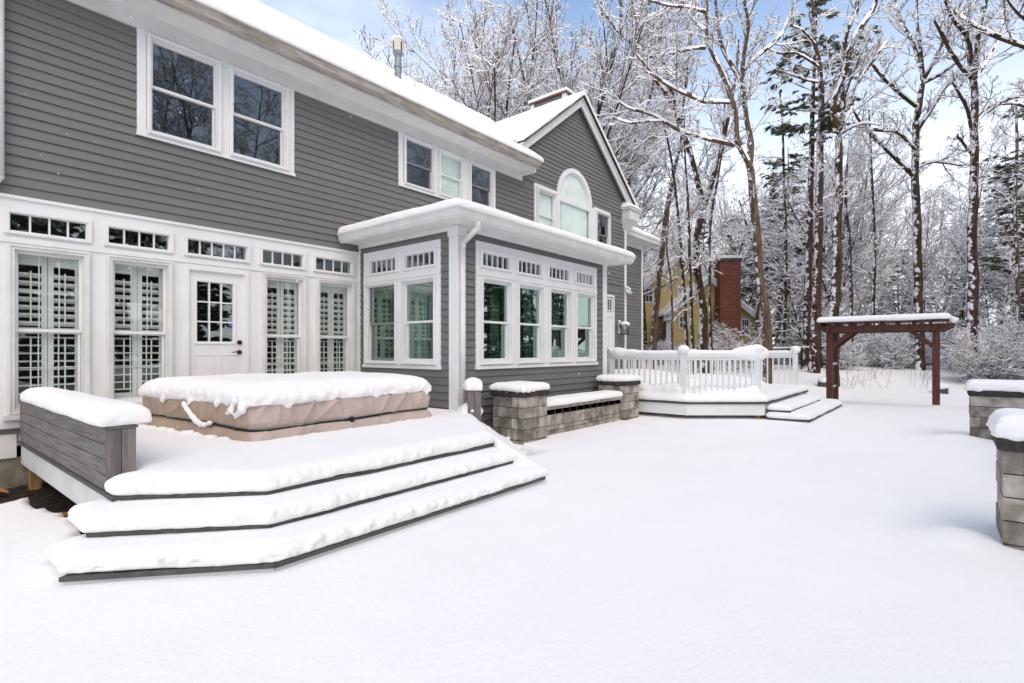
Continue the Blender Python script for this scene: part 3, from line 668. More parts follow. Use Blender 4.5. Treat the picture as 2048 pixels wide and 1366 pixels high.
# downspouts
def tube(mb, pts, r, n=8):
    for p, q in zip(pts[:-1], pts[1:]): mb.bar(p, q, r, n)
    for p in pts[1:-1]: mb.ball(p, r*1.02, n, 6)
def spout(mb, pts, w_=.075, d=.055):
    for p, q in zip(pts[:-1], pts[1:]): mb.beam(p, q, w_, d) if abs(p[2]-q[2]) < .95*math.dist(p, q) else mb.box(min(p[0], q[0])-w_/2, max(p[0], q[0])+w_/2, p[1]-d/2, p[1]+d/2, min(p[2], q[2]), max(p[2], q[2]))
mb = MB(); tube(mb, [(5.665, EY-.03, 3.26), (5.665, EY-.03, 3.17), (5.665, SUNY-.10, 3.0), (5.665, SUNY-.082, 2.9), (5.665, SUNY-.082, .30), (5.68, SUNY-.16, .22)], .042, 14)
mb.obj('downspout', M['oldwhite'], house, smooth=True)
mb = MB(); tube(mb, [(.93, 8.1, 6.0), (.93, 8.1, 3.30), (.86, 8.1, 3.19), (.78, 8.1, 3.14)], .045, 12); mb.obj('downspout', M['oldwhite'], house, smooth=True)
# roof snow
mb = MB(); mb.prism_x([(7.60, 5.90), (11.72, roofz(11.72)-.02), (11.72, roofz(11.72)+.13), (7.66, 6.10), (7.57, 6.02)][::-1], XL, 10.50)
for s in (0,): mb.prism_x([(8.7, roofz(8.7)-.02), (11.72, roofz(11.72)-.02), (11.72, roofz(11.72)+.13), (8.7, roofz(8.7)+.14)][::-1], 10.40, 13.0)
snow(mb, house, 'roof_snow', vox=.045, smooth=8, side=.012, top=.006, lump=.012, seed=11)
mb = MB()
for s in (-1, 1):
    xe = GX+s*(HW+.04) if s > 0 else GX-2.78
    poly = [(GX, GZ-.02), (xe, gz(xe)-.02), (xe, gz(xe)+.12), (GX, GZ+.14)]
    mb.prism_y(poly if s < 0 else poly[::-1], 7.90, 11.6)
snow(mb, house, 'roof_snow', vox=.04, smooth=8, side=.010, top=.006, lump=.012, seed=12)
mb = MB(); mb.add([(15.47, 7.8, 6.0), (16.36, 7.8, 6.0), (16.36, 8.4, 6.0), (15.47, 8.4, 6.0), (15.60, 7.93, 6.14), (16.15, 7.93, 6.14), (16.0, 8.4, 6.32), (15.65, 8.4, 6.32)], [(3, 2, 1, 0), (4, 5, 6, 7), (0, 1, 5, 4), (1, 2, 6, 5), (2, 3, 7, 6), (3, 0, 4, 7)])
snow(mb, house, 'roof_snow', vox=.025, smooth=8, side=.012, seed=13)
mb = MB(); e2 = .10
mb.add([(EX0-.13, EY-.13, 3.37), (EX1+.13, EY-.13, 3.37), (EX1+.13, WY-.03, 3.37), (EX0-.13, WY-.03, 3.37),
        (EX0-.10, EY-.10, 3.50), (EX1+.10, EY-.10, 3.50), (EX1+.10, WY-.03, 3.50), (EX0-.10, WY-.03, 3.50), (EX0+2.5, WY-.03, RZ+rise+.13), (EX1-2.5, WY-.03, RZ+rise+.13)],
       [(3, 2, 1, 0), (0, 1, 5, 4), (1, 2, 6, 5), (3, 0, 4, 7), (4, 5, 9, 8), (5, 6, 9), (4, 8, 7), (2, 3, 7, 8, 9, 6)])
snow(mb, house, 'roof_snow', vox=.03, smooth=9, side=.012, top=.005, lump=.010, seed=14)
mb = MB(); mb.add([(15.75, 8.26, 5.44), (18.84, 8.26, 5.44), (18.84, 12, 5.44), (15.75, 12, 5.44), (15.75, 8.30, 5.57), (18.80, 8.30, 5.57), (18.80, 12, 5.57), (15.75, 12, 5.57), (15.75, 10.3, 6.75), (17, 10.3, 6.75)],
    [(3, 2, 1, 0), (0, 1, 5, 4), (1, 2, 6, 5), (4, 5, 9, 8), (5, 6, 9), (6, 7, 8, 9), (2, 3, 7, 6), (0, 4, 8, 7, 3)])
snow(mb, house, 'roof_snow', vox=.04, smooth=7, side=.012, seed=15)
# chimney chase
mb = MB(); mb.box(13.5, 14.4, 9.0, 10.27, 7.5, 9.20); ch = mb.obj('chimney', M['siding'], house)
for k in range(11):
    z = 7.94+k*.112
    o = link('chimney_board', BOARD, ch); o.scale = (1.07, 1, 1); o.location = (13.5, 10.17, z); o.rotation_euler.z = LR
    o = link('chimney_board', BOARD, ch); o.scale = (.8, 1, 1); o.location = (13.6, 9.0, z)
mb = MB(); mb.box(13.465, 13.60, 8.965, 9.10, 7.5, 9.20); mb.box(13.465, 13.60, 10.17, 10.30, 7.5, 9.20); mb.obj('corner_trim', M['trim'], ch)
mb = MB(); mb.box(13.42, 14.48, 8.92, 10.35, 9.20, 9.26); mb.obj('chimney_flashing', M['rust'], ch)
mb = MB(); mb.lathe((14.0, 9.45, 9.25), [(.13, 0), (.13, .18), (.24, .18), (.25, .22), (.17, .28), (.03, .30)], 16); mb.lathe((13.9, 9.98, 9.25), [(.07, 0), (.07, .12), (.13, .12), (.11, .16), (.02, .18)], 14)
mb.obj('flue_cap', M['rust'], ch)
mb = MB(); mb.box(13.40, 14.50, 8.90, 10.37, 9.25, 9.34); snow(mb, ch, 'chimney_snow', vox=.02, smooth=5, side=.01, seed=16)
# roof vents
mb = MB(); vx, vy = 7.86, 9.9; mb.lathe((vx, vy, roofz(vy)-.1), [(.08, 0), (.08, .50), (.095, .50), (.095, .54), (.08, .54), (.08, .76), (.11, .8), (.11, .86)], 18); v_ = mb.obj('flue_pipe', M['galv'], house, smooth=False)
mb = MB()
for k in range(4):
    t0 = math.pi/2*k+.16; vs = []
    for j in range(6):
        t = t0+(math.pi/2-.32)*j/5
        vs += [(vx+.125*math.cos(t), vy+.125*math.sin(t), roofz(vy)+.76), (vx+.135*math.cos(t), vy+.135*math.sin(t), roofz(vy)+1.0), (vx+.120*math.cos(t), vy+.120*math.sin(t), roofz(vy)+1.0), (vx+.110*math.cos(t), vy+.110*math.sin(t), roofz(vy)+.76)]
    mb.add(vs, [(4*j+i, 4*j+4+i, 4*j+4+(i+1) % 4, 4*j+(i+1) % 4) for j in range(5) for i in range(4)])
mb.lathe((vx, vy, roofz(vy)+.97), [(.13, 0), (.135, .03), (.04, .07)], 16); mb.obj('vent_cap', M['cream'], v_)
MB().lathe((vx, vy, roofz(vy)+.76), [(.10, 0), (.10, .24)], 12).obj('vent_core', M['rust'], v_)
mb = MB(); mb.ball((vx-.04, vy, roofz(vy)+1.06), .11, 12, 8, sc=(1, 1, .5)); snow(mb, v_, 'vent_snow', vox=.02, smooth=3, side=.01)
mb = MB(); mb.lathe((7.82, 9.3, roofz(9.3)-.05), [(.05, 0), (.05, .40)], 12); mb.obj('vent_pipe', M['plastic'], house)
mb = MB(); mb.box(4.65, 4.95, 11.2, 11.5, 8.4, 9.02); mb.obj('roof_vent', M['cream'], house)
mb = MB(); mb.ball((4.8, 11.3, 9.1), .22, 12, 8, sc=(1.1, 1.1, .7)); mb.ball((5.1, 11.4, 9.03), .16, 12, 8, sc=(1.6, 1, .6)); snow(mb, house, 'roof_snow', vox=.025, smooth=4)

# wall lantern and security camera
lan = thing('wall_lantern', 'black wall lantern with a cap of snow beside the side door', 'lantern', (15.36, WY-.03, 1.9))
MB().box(-.075, .075, -.02, 0, .02, .46).obj('mounting_plate', M['plastic'], lan)
mb = MB(); mb.box(-.04, .04, -.04, -.02, .22, .36); mb.bar((0, -.04, .33), (0, -.2, .36), .012, 8)
for sx in (-1, 1):
    for sy in (-1, 1): mb.box(sx*.085-.009, sx*.085+.009, -.2+sy*.085-.009, -.2+sy*.085+.009, 0, .30)
mb.box(-.1, .1, -.3, -.1, -.015, .012); mb.add([(-.12, -.32, .28), (.12, -.32, .28), (.12, -.08, .28), (-.12, -.08, .28), (0, -.2, .36)], [(0, 1, 4), (1, 2, 4), (2, 3, 4), (3, 0, 4), (3, 2, 1, 0)])
mb.obj('frame', M['black'], lan)
MB().box(-.07, .07, -.27, -.13, .012, .26).obj('glass', M['clear'], lan)
MB().lathe((0, -.2, .012), [(.02, 0), (.02, .14), (.005, .17)], 10).obj('candle', M['lampglass'], lan)
mb = MB(); mb.ball((.02, -.2, .33), .15, 12, 8, sc=(1.1, 1, .55)); mb.ball((.09, -.24, .30), .08, sc=(1.2, 1, .6)); snow(mb, lan, vox=.015, smooth=4, side=.01)
scam = thing('security_camera', 'white security camera with snow on it high on the house corner board', 'camera', (15.74, WY-.05, 3.3))
MB().lathe((0, -.03, -.02), [(.05, 0), (.055, .04), (.055, .12), (.03, .14)], 14).obj('bracket', M['plastic'], scam)
mb = MB(); mb.bar((-.02, -.05, .02), (.02, -.17, -.06), .045, 14); mb.bar((.1, -.05, .0), (.13, -.17, -.06), .04, 14); mb.obj('camera_body', M['plastic'], scam)
mb = MB(); mb.bar((.02, -.17, -.06), (.022, -.178, -.065), .03, 12); mb.bar((.13, -.17, -.06), (.132, -.178, -.065), .026, 12); mb.obj('lens', M['black'], scam)
mb = MB(); mb.ball((0, -.06, .13), .08, sc=(1.2, 1, .5)); mb.ball((.1, -.1, .07), .05); snow(mb, scam, vox=.015, smooth=3, side=.01)

# ------------------------------------------------------------------ front deck with steps
DZ = .36
D0 = [(1.10, 8.12), (1.10, 4.52), (1.84, 3.81), (4.38, 3.85), (5.62, 5.40), (5.62, 8.12)]
S1 = [(.893, 4.72), (.893, 4.28), (1.73, 3.53), (4.46, 3.58), (5.75, 5.20), (5.3, 5.4)]
S2 = [(.708, 4.45), (.708, 4.00), (1.61, 3.22), (4.52, 3.26), (5.9, 4.98), (5.4, 5.2)]
deck = thing('composite_deck', 'low white-skirted grey composite deck with three snowy wraparound steps below the back door', 'deck', (0, 0, 0))
def edge_boards(poly, i0, i1, z0, z1, w_, name, mt, par, off=0):
    "butted, mitred edge boards along poly[i0..i1]"
    ins = shrink(poly, w_); ou = shrink(poly, -off) if off else poly
    for i in range(i0, i1):
        q = [ou[i], ou[i+1], ins[i+1], ins[i]]
        g = .0015
        a, b = Vector(q[0]), Vector(q[1]); d = (b-a).normalized()*g; q = [tuple(a+d), tuple(b-d), tuple(Vector(q[2])-d), tuple(Vector(q[3])+d)]
        MB().prism(q, z0, z1).obj(name, mt, par, bev=.003)
for poly, z, nm in ((D0, DZ, 'deck_edge_board'), (S1, .21, 'tread'), (S2, .06, 'tread')):
    edge_boards(poly, 1, 4, z-.030, z, .14, nm, M['tread'], deck)
    MB().prism(shrink(poly, .141), z-.030, z-.003).obj('deck_boards' if nm != 'tread' else 'tread_base', M['deck'], deck)
    rp = shrink(poly, .020)
    edge_boards(rp, 1, 4, z-.152, z-.031, .02, 'riser', M['riser'], deck)
mb = MB(); mb.box(1.115, 1.135, 4.5, 8.12, .10, DZ-.031); mb.obj('side_fascia', M['oldwhite'], deck)
mb = MB(); mb.box(1.085, 1.23, 4.5, 8.12, DZ-.030, DZ); mb.obj('deck_edge_board', M['tread'], deck)
mb = MB(); mb.box(1.16, 1.255, 5.50, 5.60, -.4, DZ-.031); mb.box(1.16, 1.255, 7.9, 8.0, -.4, DZ-.031); mb.obj('support_post', M['woodpost'], deck)
mb = MB(); mb.box(1.14, 1.18, 4.9, 8.12, .14, DZ-.031); mb.box(1.5, 1.54, 4.9, 8.1, .14, DZ-.031); mb.obj('joist', M['woodpost'], deck)
def snow_poly(poly, z0, z1, par, outset=.02, extra=None, rr=.13, rim=0, **k):
    mb = MB(); dome(mb, shrink(poly, -outset), z0, z1, rr)
    if rim:
        q = shrink(poly, -outset*.4); rq = random.Random(k.get('seed', 1))
        for i in range(1, 4):
            a, b = Vector(q[i]), Vector(q[i+1]); L = (b-a).length; n = int(L/.045)
            for j in range(n):
                if rq.random() > rim: continue
                p = a.lerp(b, (j+rq.random())/n); r_ = rq.choice((.012, .016, .020, .027)); mb.ball((p.x, p.y, z0+r_+rq.uniform(0, .06)), r_, 8, 6)
    if extra: extra(mb)
    return snow(mb, par, **k)
def deck_lumps(mb):
    r = random.Random(3)
    for k in range(30):
        t = k/29; y = 7.4-2.0*t; x = 2.40-.124*(y-5.24)-.10
        mb.ball((x+r.uniform(-.05, .02), y, .46+r.uniform(0, .03)), r.uniform(.035, .07), sc=(1.1, 1, .8))
    for k in range(34):
        t = k/33; mb.ball((2.75+2.1*t, 5.17+.14*t+r.uniform(-.05, .02), .455+r.uniform(0, .025)), r.uniform(.03, .06), sc=(1, 1.1, .8))
    mb.ball((5.0, 6.3, .47), .25, sc=(.9, 3, .5)); mb.ball((5.45, 5.28, .52), .13); mb.ball((5.55, 5.35, .5), .2, sc=(1, 1, .6))
SN = dict(rim=.55, vox=.018, smooth=4, side=.042, lump=.010, top=.003)
D0S = [(1.285, 8.1), (1.285, 4.70), (1.10, 4.66), (1.10, 4.52), (1.84, 3.81), (4.38, 3.85), (5.62, 5.40), (5.62, 8.1)]
snow_poly(D0S, DZ+.002, DZ+.14, deck, extra=deck_lumps, seed=21, **SN)
snow_poly(S1, .208, .330, deck, seed=22, **SN)
snow_poly([(.725, 4.45), (.725, 4.005)]+S2[2:], .058, .180, deck, outset=.005, seed=23, **SN)
# snow ramp that buries the right-hand ends of the steps
mb = MB(); pl = [(4.50, 3.30), (4.75, 3.40), (6.10, 5.05), (6.1, 5.35), (5.62, 5.45), (4.30, 3.75)]
vs = [(x, y, -.1) for x, y in pl]+[(4.50, 3.30, .17), (4.75, 3.40, .02), (6.10, 5.05, .02), (6.1, 5.35, .06), (5.62, 5.45, .47), (4.30, 3.75, .44)]
mb.add(vs, [(5, 4, 3, 2, 1, 0), (6, 7, 11), (7, 8, 10), (7, 10, 11), (8, 9, 10)]+[(i, (i+1) % 6, (i+1) % 6+6, i+6) for i in range(6)])
snow(mb, deck, 'snow_drift', vox=.03, smooth=6, side=.012, lump=.01, seed=24)

# parapet benches at the two ends of the deck
def parapet(label, loc, rot, L, H, par_boards=4, w_=.185, seed=1):
    t = thing('deck_bench', label, 'bench', loc, rot, 'boarded benches at the ends of the deck')
    bh = (H-.02)/par_boards
    for k in range(par_boards):
        for side in (0, 1):
            x0 = 0 if side == 0 else w_-.02
            MB().box(x0+.002, x0+.018, .024, L, k*bh+.002, (k+1)*bh-.004).obj('side_board', M['deck'], t, bev=.003)
    for a, b in ((0, w_/2-.002), (w_/2+.002, w_)): MB().box(a, b, 0, .022, 0, H-.021).obj('end_board', M['deckx'], t, bev=.003)
    MB().box(.02, w_-.022, .025, L, .01, H-.03).obj('core', M['mortar'], t)
    MB().box(-.012, w_+.012, -.008, L, H-.02, H).obj('top_board', M['deck'], t, bev=.004)
    return t
pa = parapet('long low boarded grey bench with thick snow at the left end of the deck', (1.10, 4.70, DZ), 0, 3.40, .465)
mb = MB(); dbox(mb, -.055, .30, -.03, 3.05, .463, .625, .13); mb.box(-.0, .19, 2.9, 3.34, .455, .50)
snow(mb, pa, vox=.02, smooth=7, side=.022, lump=.012, seed=31)
pb = parapet('short boarded grey bench end with a snow ball on top beside the sunroom corner', (5.34, 5.19, DZ), math.radians(-39), .42, .465)
mb = MB(); mb.box(-.03, .215, -.03, .42, .455, .53); mb.ball((.09, .12, .53), .14, sc=(1.05, 1.15, .8)); snow(mb, pb, vox=.02, smooth=6, side=.02, lump=.01, seed=32)

# ------------------------------------------------------------------ covered hot tub
tub = thing('hot_tub', 'low square hot tub under a strapped tan cloth cover heaped with snow', 'hot tub', (0, 0, 0))
C0 = np.array([(2.12, 7.50), (2.40, 5.24), (4.76, 5.38), (4.98, 7.50)])
def tubl(y): return 2.40-.124*(y-5.24)      # left back, left front, right front, right back
def rounded(C, r, n):
    pts = []
    for i in range(4):
        a, b, c = C[i-1], C[i], C[(i+1) % 4]; d1 = (a-b)/np.linalg.norm(a-b); d2 = (c-b)/np.linalg.norm(c-b)
        p, q = b+d1*r, b+d2*r
        for k in range(7):
            t = k/6; pts.append((1-t)**2*p+2*t*(1-t)*b+t*t*q)
    pts = np.array(pts); pts = np.vstack([pts, pts[:1]]); s = np.r_[0, np.cumsum(np.linalg.norm(np.diff(pts, axis=0), axis=1))]
    u = np.linspace(0, s[-1], n, endpoint=False); return np.stack([np.interp(u, s, pts[:, 0]), np.interp(u, s, pts[:, 1])], 1), u
NU, NVV = 900, 60
ring, u = rounded(C0, .13, NU); cen = ring.mean(0)
nx_ = np.roll(ring, -1, 0)-np.roll(ring, 1, 0); nx_ /= np.linalg.norm(nx_, axis=1)[:, None]; nrm = np.stack([nx_[:, 1], -nx_[:, 0]], 1)
if ((ring-cen)*nrm).sum() < 0: nrm = -nrm
ztop, zbot = .845, .385
pull = u*0
V = []
for j in range(NVV+1):
    t = j/NVV; z = ztop+(zbot-ztop)*t
    P3 = np.stack([ring[:, 0], ring[:, 1], 0*u+z], 1)
    Q = np.stack([u, 0*u+z*.22, 0*u], 1); Q2 = np.stack([u+.45*(z-.6)*np.sin(u*2.1), 0*u+z*.5, 0*u+3], 1); Q3 = np.stack([u-.9*(z-.6), 0*u+z*.9, 0*u+9], 1)
    bulge = .016*np.sin(math.pi*min(1, t*2)) if t < .5 else .022*np.sin(math.pi*(t-.5)*2)
    strap = -.022*math.exp(-((t-.52)/.055)**2)
    fold = .018*(1-np.abs(vnoise(Q, .16, 5)))**3+.034*vnoise(Q2, .30, 6)*(.3+.7*t)+.050*(1-np.abs(vnoise(Q3, .26, 8)))**5+.030*(1-np.abs(vnoise(Q2, .17, 18)))**5
    off = bulge+strap+fold*(.35+.9*abs(t-.5))-.04*(1-t)*0+(.05*t)
    zz = z+.10*max(0, t-.55)*np.exp(-((ring[:, 0]-2.62)**2+(ring[:, 1]-5.26)**2)/.035)+.018*vnoise(Q, .5, 7)+(.03*vnoise(Q, .35, 17)*(t > .97))
    V.append(np.stack([ring[:, 0]+nrm[:, 0]*off, ring[:, 1]+nrm[:, 1]*off, zz], 1))
V = np.vstack(V); i = np.arange((NVV+1)*NU).reshape(NVV+1, NU); i2 = np.roll(i, -1, 1)
Q = np.stack([i[:-1].ravel(), i[1:].ravel(), i2[1:].ravel(), i2[:-1].ravel()], 1)
cov = link('cloth_cover', mk_np(V, Q, [M['cover']], smooth=True), tub)
MB().prism([tuple(p) for p in (C0-C0.mean(0))*.97+C0.mean(0)], .36, .84).obj('cabinet', M['plumbing'], tub)
# strap
js = round(.52*NVV); sp = V.reshape(NVV+1, NU, 3)
mid = sp[js]; sag = .018*np.sin(u*1.7)+.010*vnoise(np.stack([u, u*0, u*0], 1), .5, 3)
R_ = []
for dz_, do in ((.011, -.004), (.011, .010), (-.011, .010), (-.011, -.004)):
    R_.append(np.stack([mid[:, 0]+nrm[:, 0]*(do+.004), mid[:, 1]+nrm[:, 1]*(do+.004), mid[:, 2]+sag+dz_], 1))
Vs = np.vstack(R_); ii = np.arange(4*NU).reshape(4, NU); a_, b_ = ii, np.roll(ii, -1, 0); an, bn = np.roll(a_, -1, 1), np.roll(b_, -1, 1)
link('strap', mk_np(Vs, np.stack([a_.ravel(), an.ravel(), bn.ravel(), b_.ravel()], 1), [M['black']]), tub)
mb = MB(); bx = 3.52; by = 5.285
mb.box(bx-.025, bx+.025, by-.035, by-.01, .555, .62); tube(mb, [(bx-.015, by-.03, .56), (bx-.02, by-.04, .47), (bx+.01, by-.035, .40)], .006, 6); tube(mb, [(bx+.015, by-.03, .56), (bx+.022, by-.035, .44)], .006, 6)
mb.obj('buckle', M['black'], tub)
# snow on the cover
mb = MB(); Cs = (C0-C0.mean(0))*1.035+C0.mean(0); dome(mb, [tuple(p) for p in Cs], .835, 1.06, .24)
r = random.Random(8)
for k in range(70):
    t = k/69; mb.ball((2.40+2.40*t, 5.25+.14*t+r.uniform(-.02, .02), .885+r.uniform(-.025, .02)), r.uniform(.022, .045), sc=(1.2, .7, 1))
for k in range(44):
    t = k/43; mb.ball((tubl(5.25+2.2*t)+r.uniform(-.03, .02), 5.25+2.2*t, .875+r.uniform(-.03, .02)), r.uniform(.025, .05), sc=(.7, 1.2, 1))
for (y, z, s_) in ((5.34, .81, .06), (5.40, .76, .045), (5.45, .725, .034), (5.52, .79, .05), (5.6, .75, .03), (5.8, .825, .04), (6.35, .82, .045), (6.9, .825, .04)):
    mb.ball((tubl(y)-.05, y, z), s_, sc=(.75, 1, 1.1))
for (x, z, s_) in ((2.75, .825, .04), (3.9, .825, .035), (4.7, .81, .045)): mb.ball((x, 5.22+.06*(x-2.4), z), s_, sc=(1.2, .7, 1))
snow(mb, tub, vox=.022, smooth=6, side=.032, lump=.022, top=.006, seed=41)
# snow stripe caught in a fold of the left side
mb = MB(); pts = [(tubl(y)-.062, y, z) for y, z in ((6.42, .80), (6.34, .74), (6.25, .68), (6.16, .63), (6.08, .605))]
for p, q in zip(pts[:-1], pts[1:]): mb.bar(p, q, .032, 8)
for p in pts: mb.ball(p, .036)
mb.ball((tubl(6.0)-.065, 6.0, .605), .04, sc=(.9, 1.5, .8)); mb.ball((tubl(5.9)-.065, 5.90, .63), .035, sc=(.9, 1.2, .8))
snow(mb, tub, 'snow_strip', vox=.014, smooth=3, side=.012, lump=.008, seed=42)

# ------------------------------------------------------------------ block pillars and seat wall
r = random.Random(5)
def blk(par, x0, x1, y0, y1, z0, z1, name='block', mt='block', j=.003, b=.005):
    d = [r.uniform(-j, j) for _ in range(4)]
    return MB().box(x0+.004+d[0]*.5, x1-.004, y0+d[1]*2, y1+d[2]*2, z0+.004, z1-.004).obj(name, M[mt], par, bev=b)
def pillar(label, x, y, w_, d_, rows_, cap_t=.085, ch=.163, z0=-.13, capw=.03, lobes=None, seed=51, st=.12, grp='grey block pillars round the patio'):
    t = thing('stone_pillar', label, 'pillar', (x, y, 0), 0, grp)
    MB().box(.012, w_-.012, .012, d_-.012, -.3, z0+rows_*ch).obj('core', M['mortar'], t)
    th_ = .11
    for k in range(rows_):
        za, zb = z0+k*ch, z0+(k+1)*ch; odd = k % 2
        # front (-y) and back faces
        for (ya, yb) in ((0, th_), (d_-th_, d_)):
            cut = .30 if not odd else .40
            xs = [0, w_*.42, w_] if odd else [0, w_*.62, w_]
            if w_ > .9: xs = [0] + [v for v in ([.34, .74, 1.14, 1.54] if odd else [.54, .94, 1.34]) if v < w_-.15]+[w_]
            for a, b in zip(xs[:-1], xs[1:]): blk(t, a, b, ya, yb, za, zb)
        for (xa, xb) in ((0, th_), (w_-th_, w_)):
            ys = [th_, d_*.55, d_-th_] if odd else [th_, d_*.38, d_-th_]
            for a, b in zip(ys[:-1], ys[1:]):
                dd = r.uniform(-.003, .004); s_ = -dd if xa == 0 else dd
                MB().box(xa+(s_ if xa == 0 else 0), xb+(s_ if xa else 0), a+.004, b-.004, za+.004, zb-.004).obj('block', M['block'], t, bev=.007)
    zc = z0+rows_*ch
    MB().box(-capw, w_+capw, -capw, d_+capw, zc, zc+cap_t).obj('cap_stone', M['cap'], t, bev=.012)
    mb = MB(); dbox(mb, -capw-.02, w_+capw+.02, -capw-.02, d_+capw+.02, zc+cap_t-.005, zc+cap_t+st, .10)
    if lobes: lobes(mb, zc+cap_t)
    rr = random.Random(seed)
    for q in range(22):
        f = q/22*4; s_ = int(f); g = f-s_; W2, D2 = w_+2*capw, d_+2*capw
        x_ = (-capw+W2*g, w_+capw, w_+capw-W2*g, -capw)[s_]; y_ = (-capw, -capw+D2*g, d_+capw, d_+capw-D2*g)[s_]
        mb.ball((x_, y_, zc+cap_t+rr.uniform(.01, .03)), rr.uniform(.025, .045))
    snow(mb, t, vox=.02, smooth=8, side=.02, lump=.014, seed=seed)
    return t
pillar('grey block pillar with dark cap and snow standing just right of the deck steps', 6.17, 4.86, .61, .60, 5, seed=51)
pillar('grey block pillar between the low block seat wall and the white railing', 9.49, 4.92, .60, .60, 5, seed=52)
def lb(mb, z): mb.ball((.30, .28, z+.10), .30, 14, 8, sc=(1.15, 1.0, .55)); mb.ball((.55, .10, z+.14), .22, sc=(1, 1, .6)); mb.ball((.05, .30, z+.07), .13, sc=(1, 1.3, .8))
pillar('nearest grey block pillar with a big snow mound, at the right edge', 5.03, -.29-1.0, 1.6 if False else .62, 1.0, 5, seed=53, st=.17, lobes=lb)
pillar('broad grey block pillar with level snow behind the nearest pillar', 10.82, -1.60, .62, 1.34, 5, seed=54, st=.15)
# seat wall
sw = thing('seat_wall', 'low grey block seat wall with snow between two pillars below the sunroom windows', 'wall', (6.78, 5.02, 0))
Ls = 2.71
MB().box(0, Ls, .012, .30, -.3, .42).obj('core', M['mortar'], sw)
zz = -.13
for k, hh in enumerate((.10, .10, .075, .185)):
    x = 0 if k % 2 else -.12
    n_ = 0
    while x < Ls-.02:
        wd = r.choice((.30, .36, .42)) if k != 3 else r.choice((.30, .34, .26))
        a, b = max(0, x), min(Ls, x+wd)
        if b-a > .04: MB().box(a+.004, b-.004, r.uniform(-.006, .006), .10, zz+.004, zz+hh-.004).obj('block', M['block'], sw, bev=.004)
        x += wd
    zz += hh
for k in range(12):
    a = .02+k*Ls/12; MB().box(a, a+Ls/12-.03, .012, .08, zz+.005, zz+.085).obj('dark_glass_block', M['lightbox'], sw, bev=.006)
zz += .09
for k in range(5):
    MB().box(k*Ls/5+.002, (k+1)*Ls/5-.002, -.05, .36, zz, zz+.06).obj('seat_slab', M['block'], sw, bev=.006)
mb = MB(); dbox(mb, 0, Ls, -.075, .38, zz+.055, zz+.17, .08); snow(mb, sw, vox=.024, smooth=7, side=.02, lump=.014, seed=55)
# low wall joining the right-hand pillars, mostly out of frame
rw = thing('seat_wall', 'snowy grey block seat wall running between the two right-hand pillars', 'wall', (5.66, -1.2, 0))
MB().box(0, 5.15, 0, .30, -.3, .36).obj('core', M['block'], rw)
MB().box(0, 5.15, -.05, .35, .36, .42).obj('seat_slab', M['cap'], rw)
mb = MB(); mb.box(0, 5.15, -.08, .38, .41, .54); snow(mb, rw, vox=.035, smooth=7, side=.02, seed=56)

# ------------------------------------------------------------------ white deck with railing
wd = thing('white_railed_deck', 'raised white deck with white baluster railing and two snowy steps beyond the pillars', 'deck')
W0 = [(10.42, 8.15), (10.42, 4.06), (11.42, 2.82), (15.6, 2.82), (15.6, 8.15)]
WZ = .34
MB().prism(shrink(W0, .03), WZ-.26, WZ-.04).obj('fascia', M['trim'], wd)
for i in (0, 1, 2): pass
MB().prism(shrink(W0, .005), WZ-.038, WZ).obj('deck_edge', M['tread'], wd)
for i, nm in ((1, 'fascia_joint'),): MB().box(10.435, 10.455, 4.06, 4.085, WZ-.26, WZ-.04).obj(nm, M['soffit'], wd)
mb = MB(); mb.box(10.7, 10.8, 4.3, 4.4, -.3, WZ-.26); mb.box(11.5, 11.6, 2.95, 3.05, -.3, WZ-.26); mb.box(15.2, 15.3, 2.95, 3.05, -.3, WZ-.26); mb.obj('support_post', M['woodpost'], wd)
T1 = [(11.44, 2.80), (11.44, 2.38), (14.6, 2.38), (14.6, 2.80)]; T2 = [(11.40, 2.80), (11.40, 2.04), (15.4, 2.04), (15.4, 2.80)]
for T_, z in ((T1, .19), (T2, .04)):
    MB().prism(T_, z-.03, z).obj('tread', M['tread'], wd); MB().prism(shrink(T_, .02), z-.14, z-.031).obj('riser', M['trim'], wd)
def wl(mb):
    r2 = random.Random(2)
    for k in range(16): mb.ball((10.62, 4.3+1.6*k/15, .50+r2.uniform(0, .1)), r2.uniform(.12, .2), sc=(.8, 1.2, .8))
    for k in range(8): mb.ball((10.75+.6*k/7, 4.1-.9*k/7+.1, .48+r2.uniform(0, .06)), r2.uniform(.1, .16))
    mb.ball((11.5, 3.1, .5), .2); mb.ball((13, 6.5, .5), 1.6, sc=(1.2, 1, .25)); mb.ball((15.3, 5.2, .5), .3, sc=(1, 5, .7))
snow_poly(W0, WZ-.002, WZ+.15, wd, outset=.03, extra=wl, vox=.04, smooth=8, side=.02, lump=.015, seed=61)
snow_poly(T1, .188, .32, wd, vox=.03, smooth=8, side=.02, seed=62); snow_poly(T2, .038, .18, wd, vox=.03, smooth=8, side=.02, seed=63)
BAL = MB().box(-.016, .016, -.016, .016, 0, .74).mesh(M['trim'])
RS = MB()
def newel(x, y, cap_r=.12, seed=0):
    p = MB(); p.box(x-.055, x+.055, y-.055, y+.055, WZ, WZ+.98); p.box(x-.068, x+.068, y-.068, y+.068, WZ, WZ+.12); o = p.obj('newel_post', M['trim'], wd, bev=.003)
    MB().box(x-.078, x+.078, y-.078, y+.078, WZ+.98, WZ+1.02).obj('post_cap', M['trim'], o)
    mb = MB(); mb.ball((x, y, WZ+1.06), cap_r, 14, 9, sc=(1, 1, .85)); mb.box(x-.09, x+.09, y-.09, y+.09, WZ+1.015, WZ+1.09); snow(mb, o, 'post_snow', vox=.02, smooth=4, side=.012, seed=64+seed)
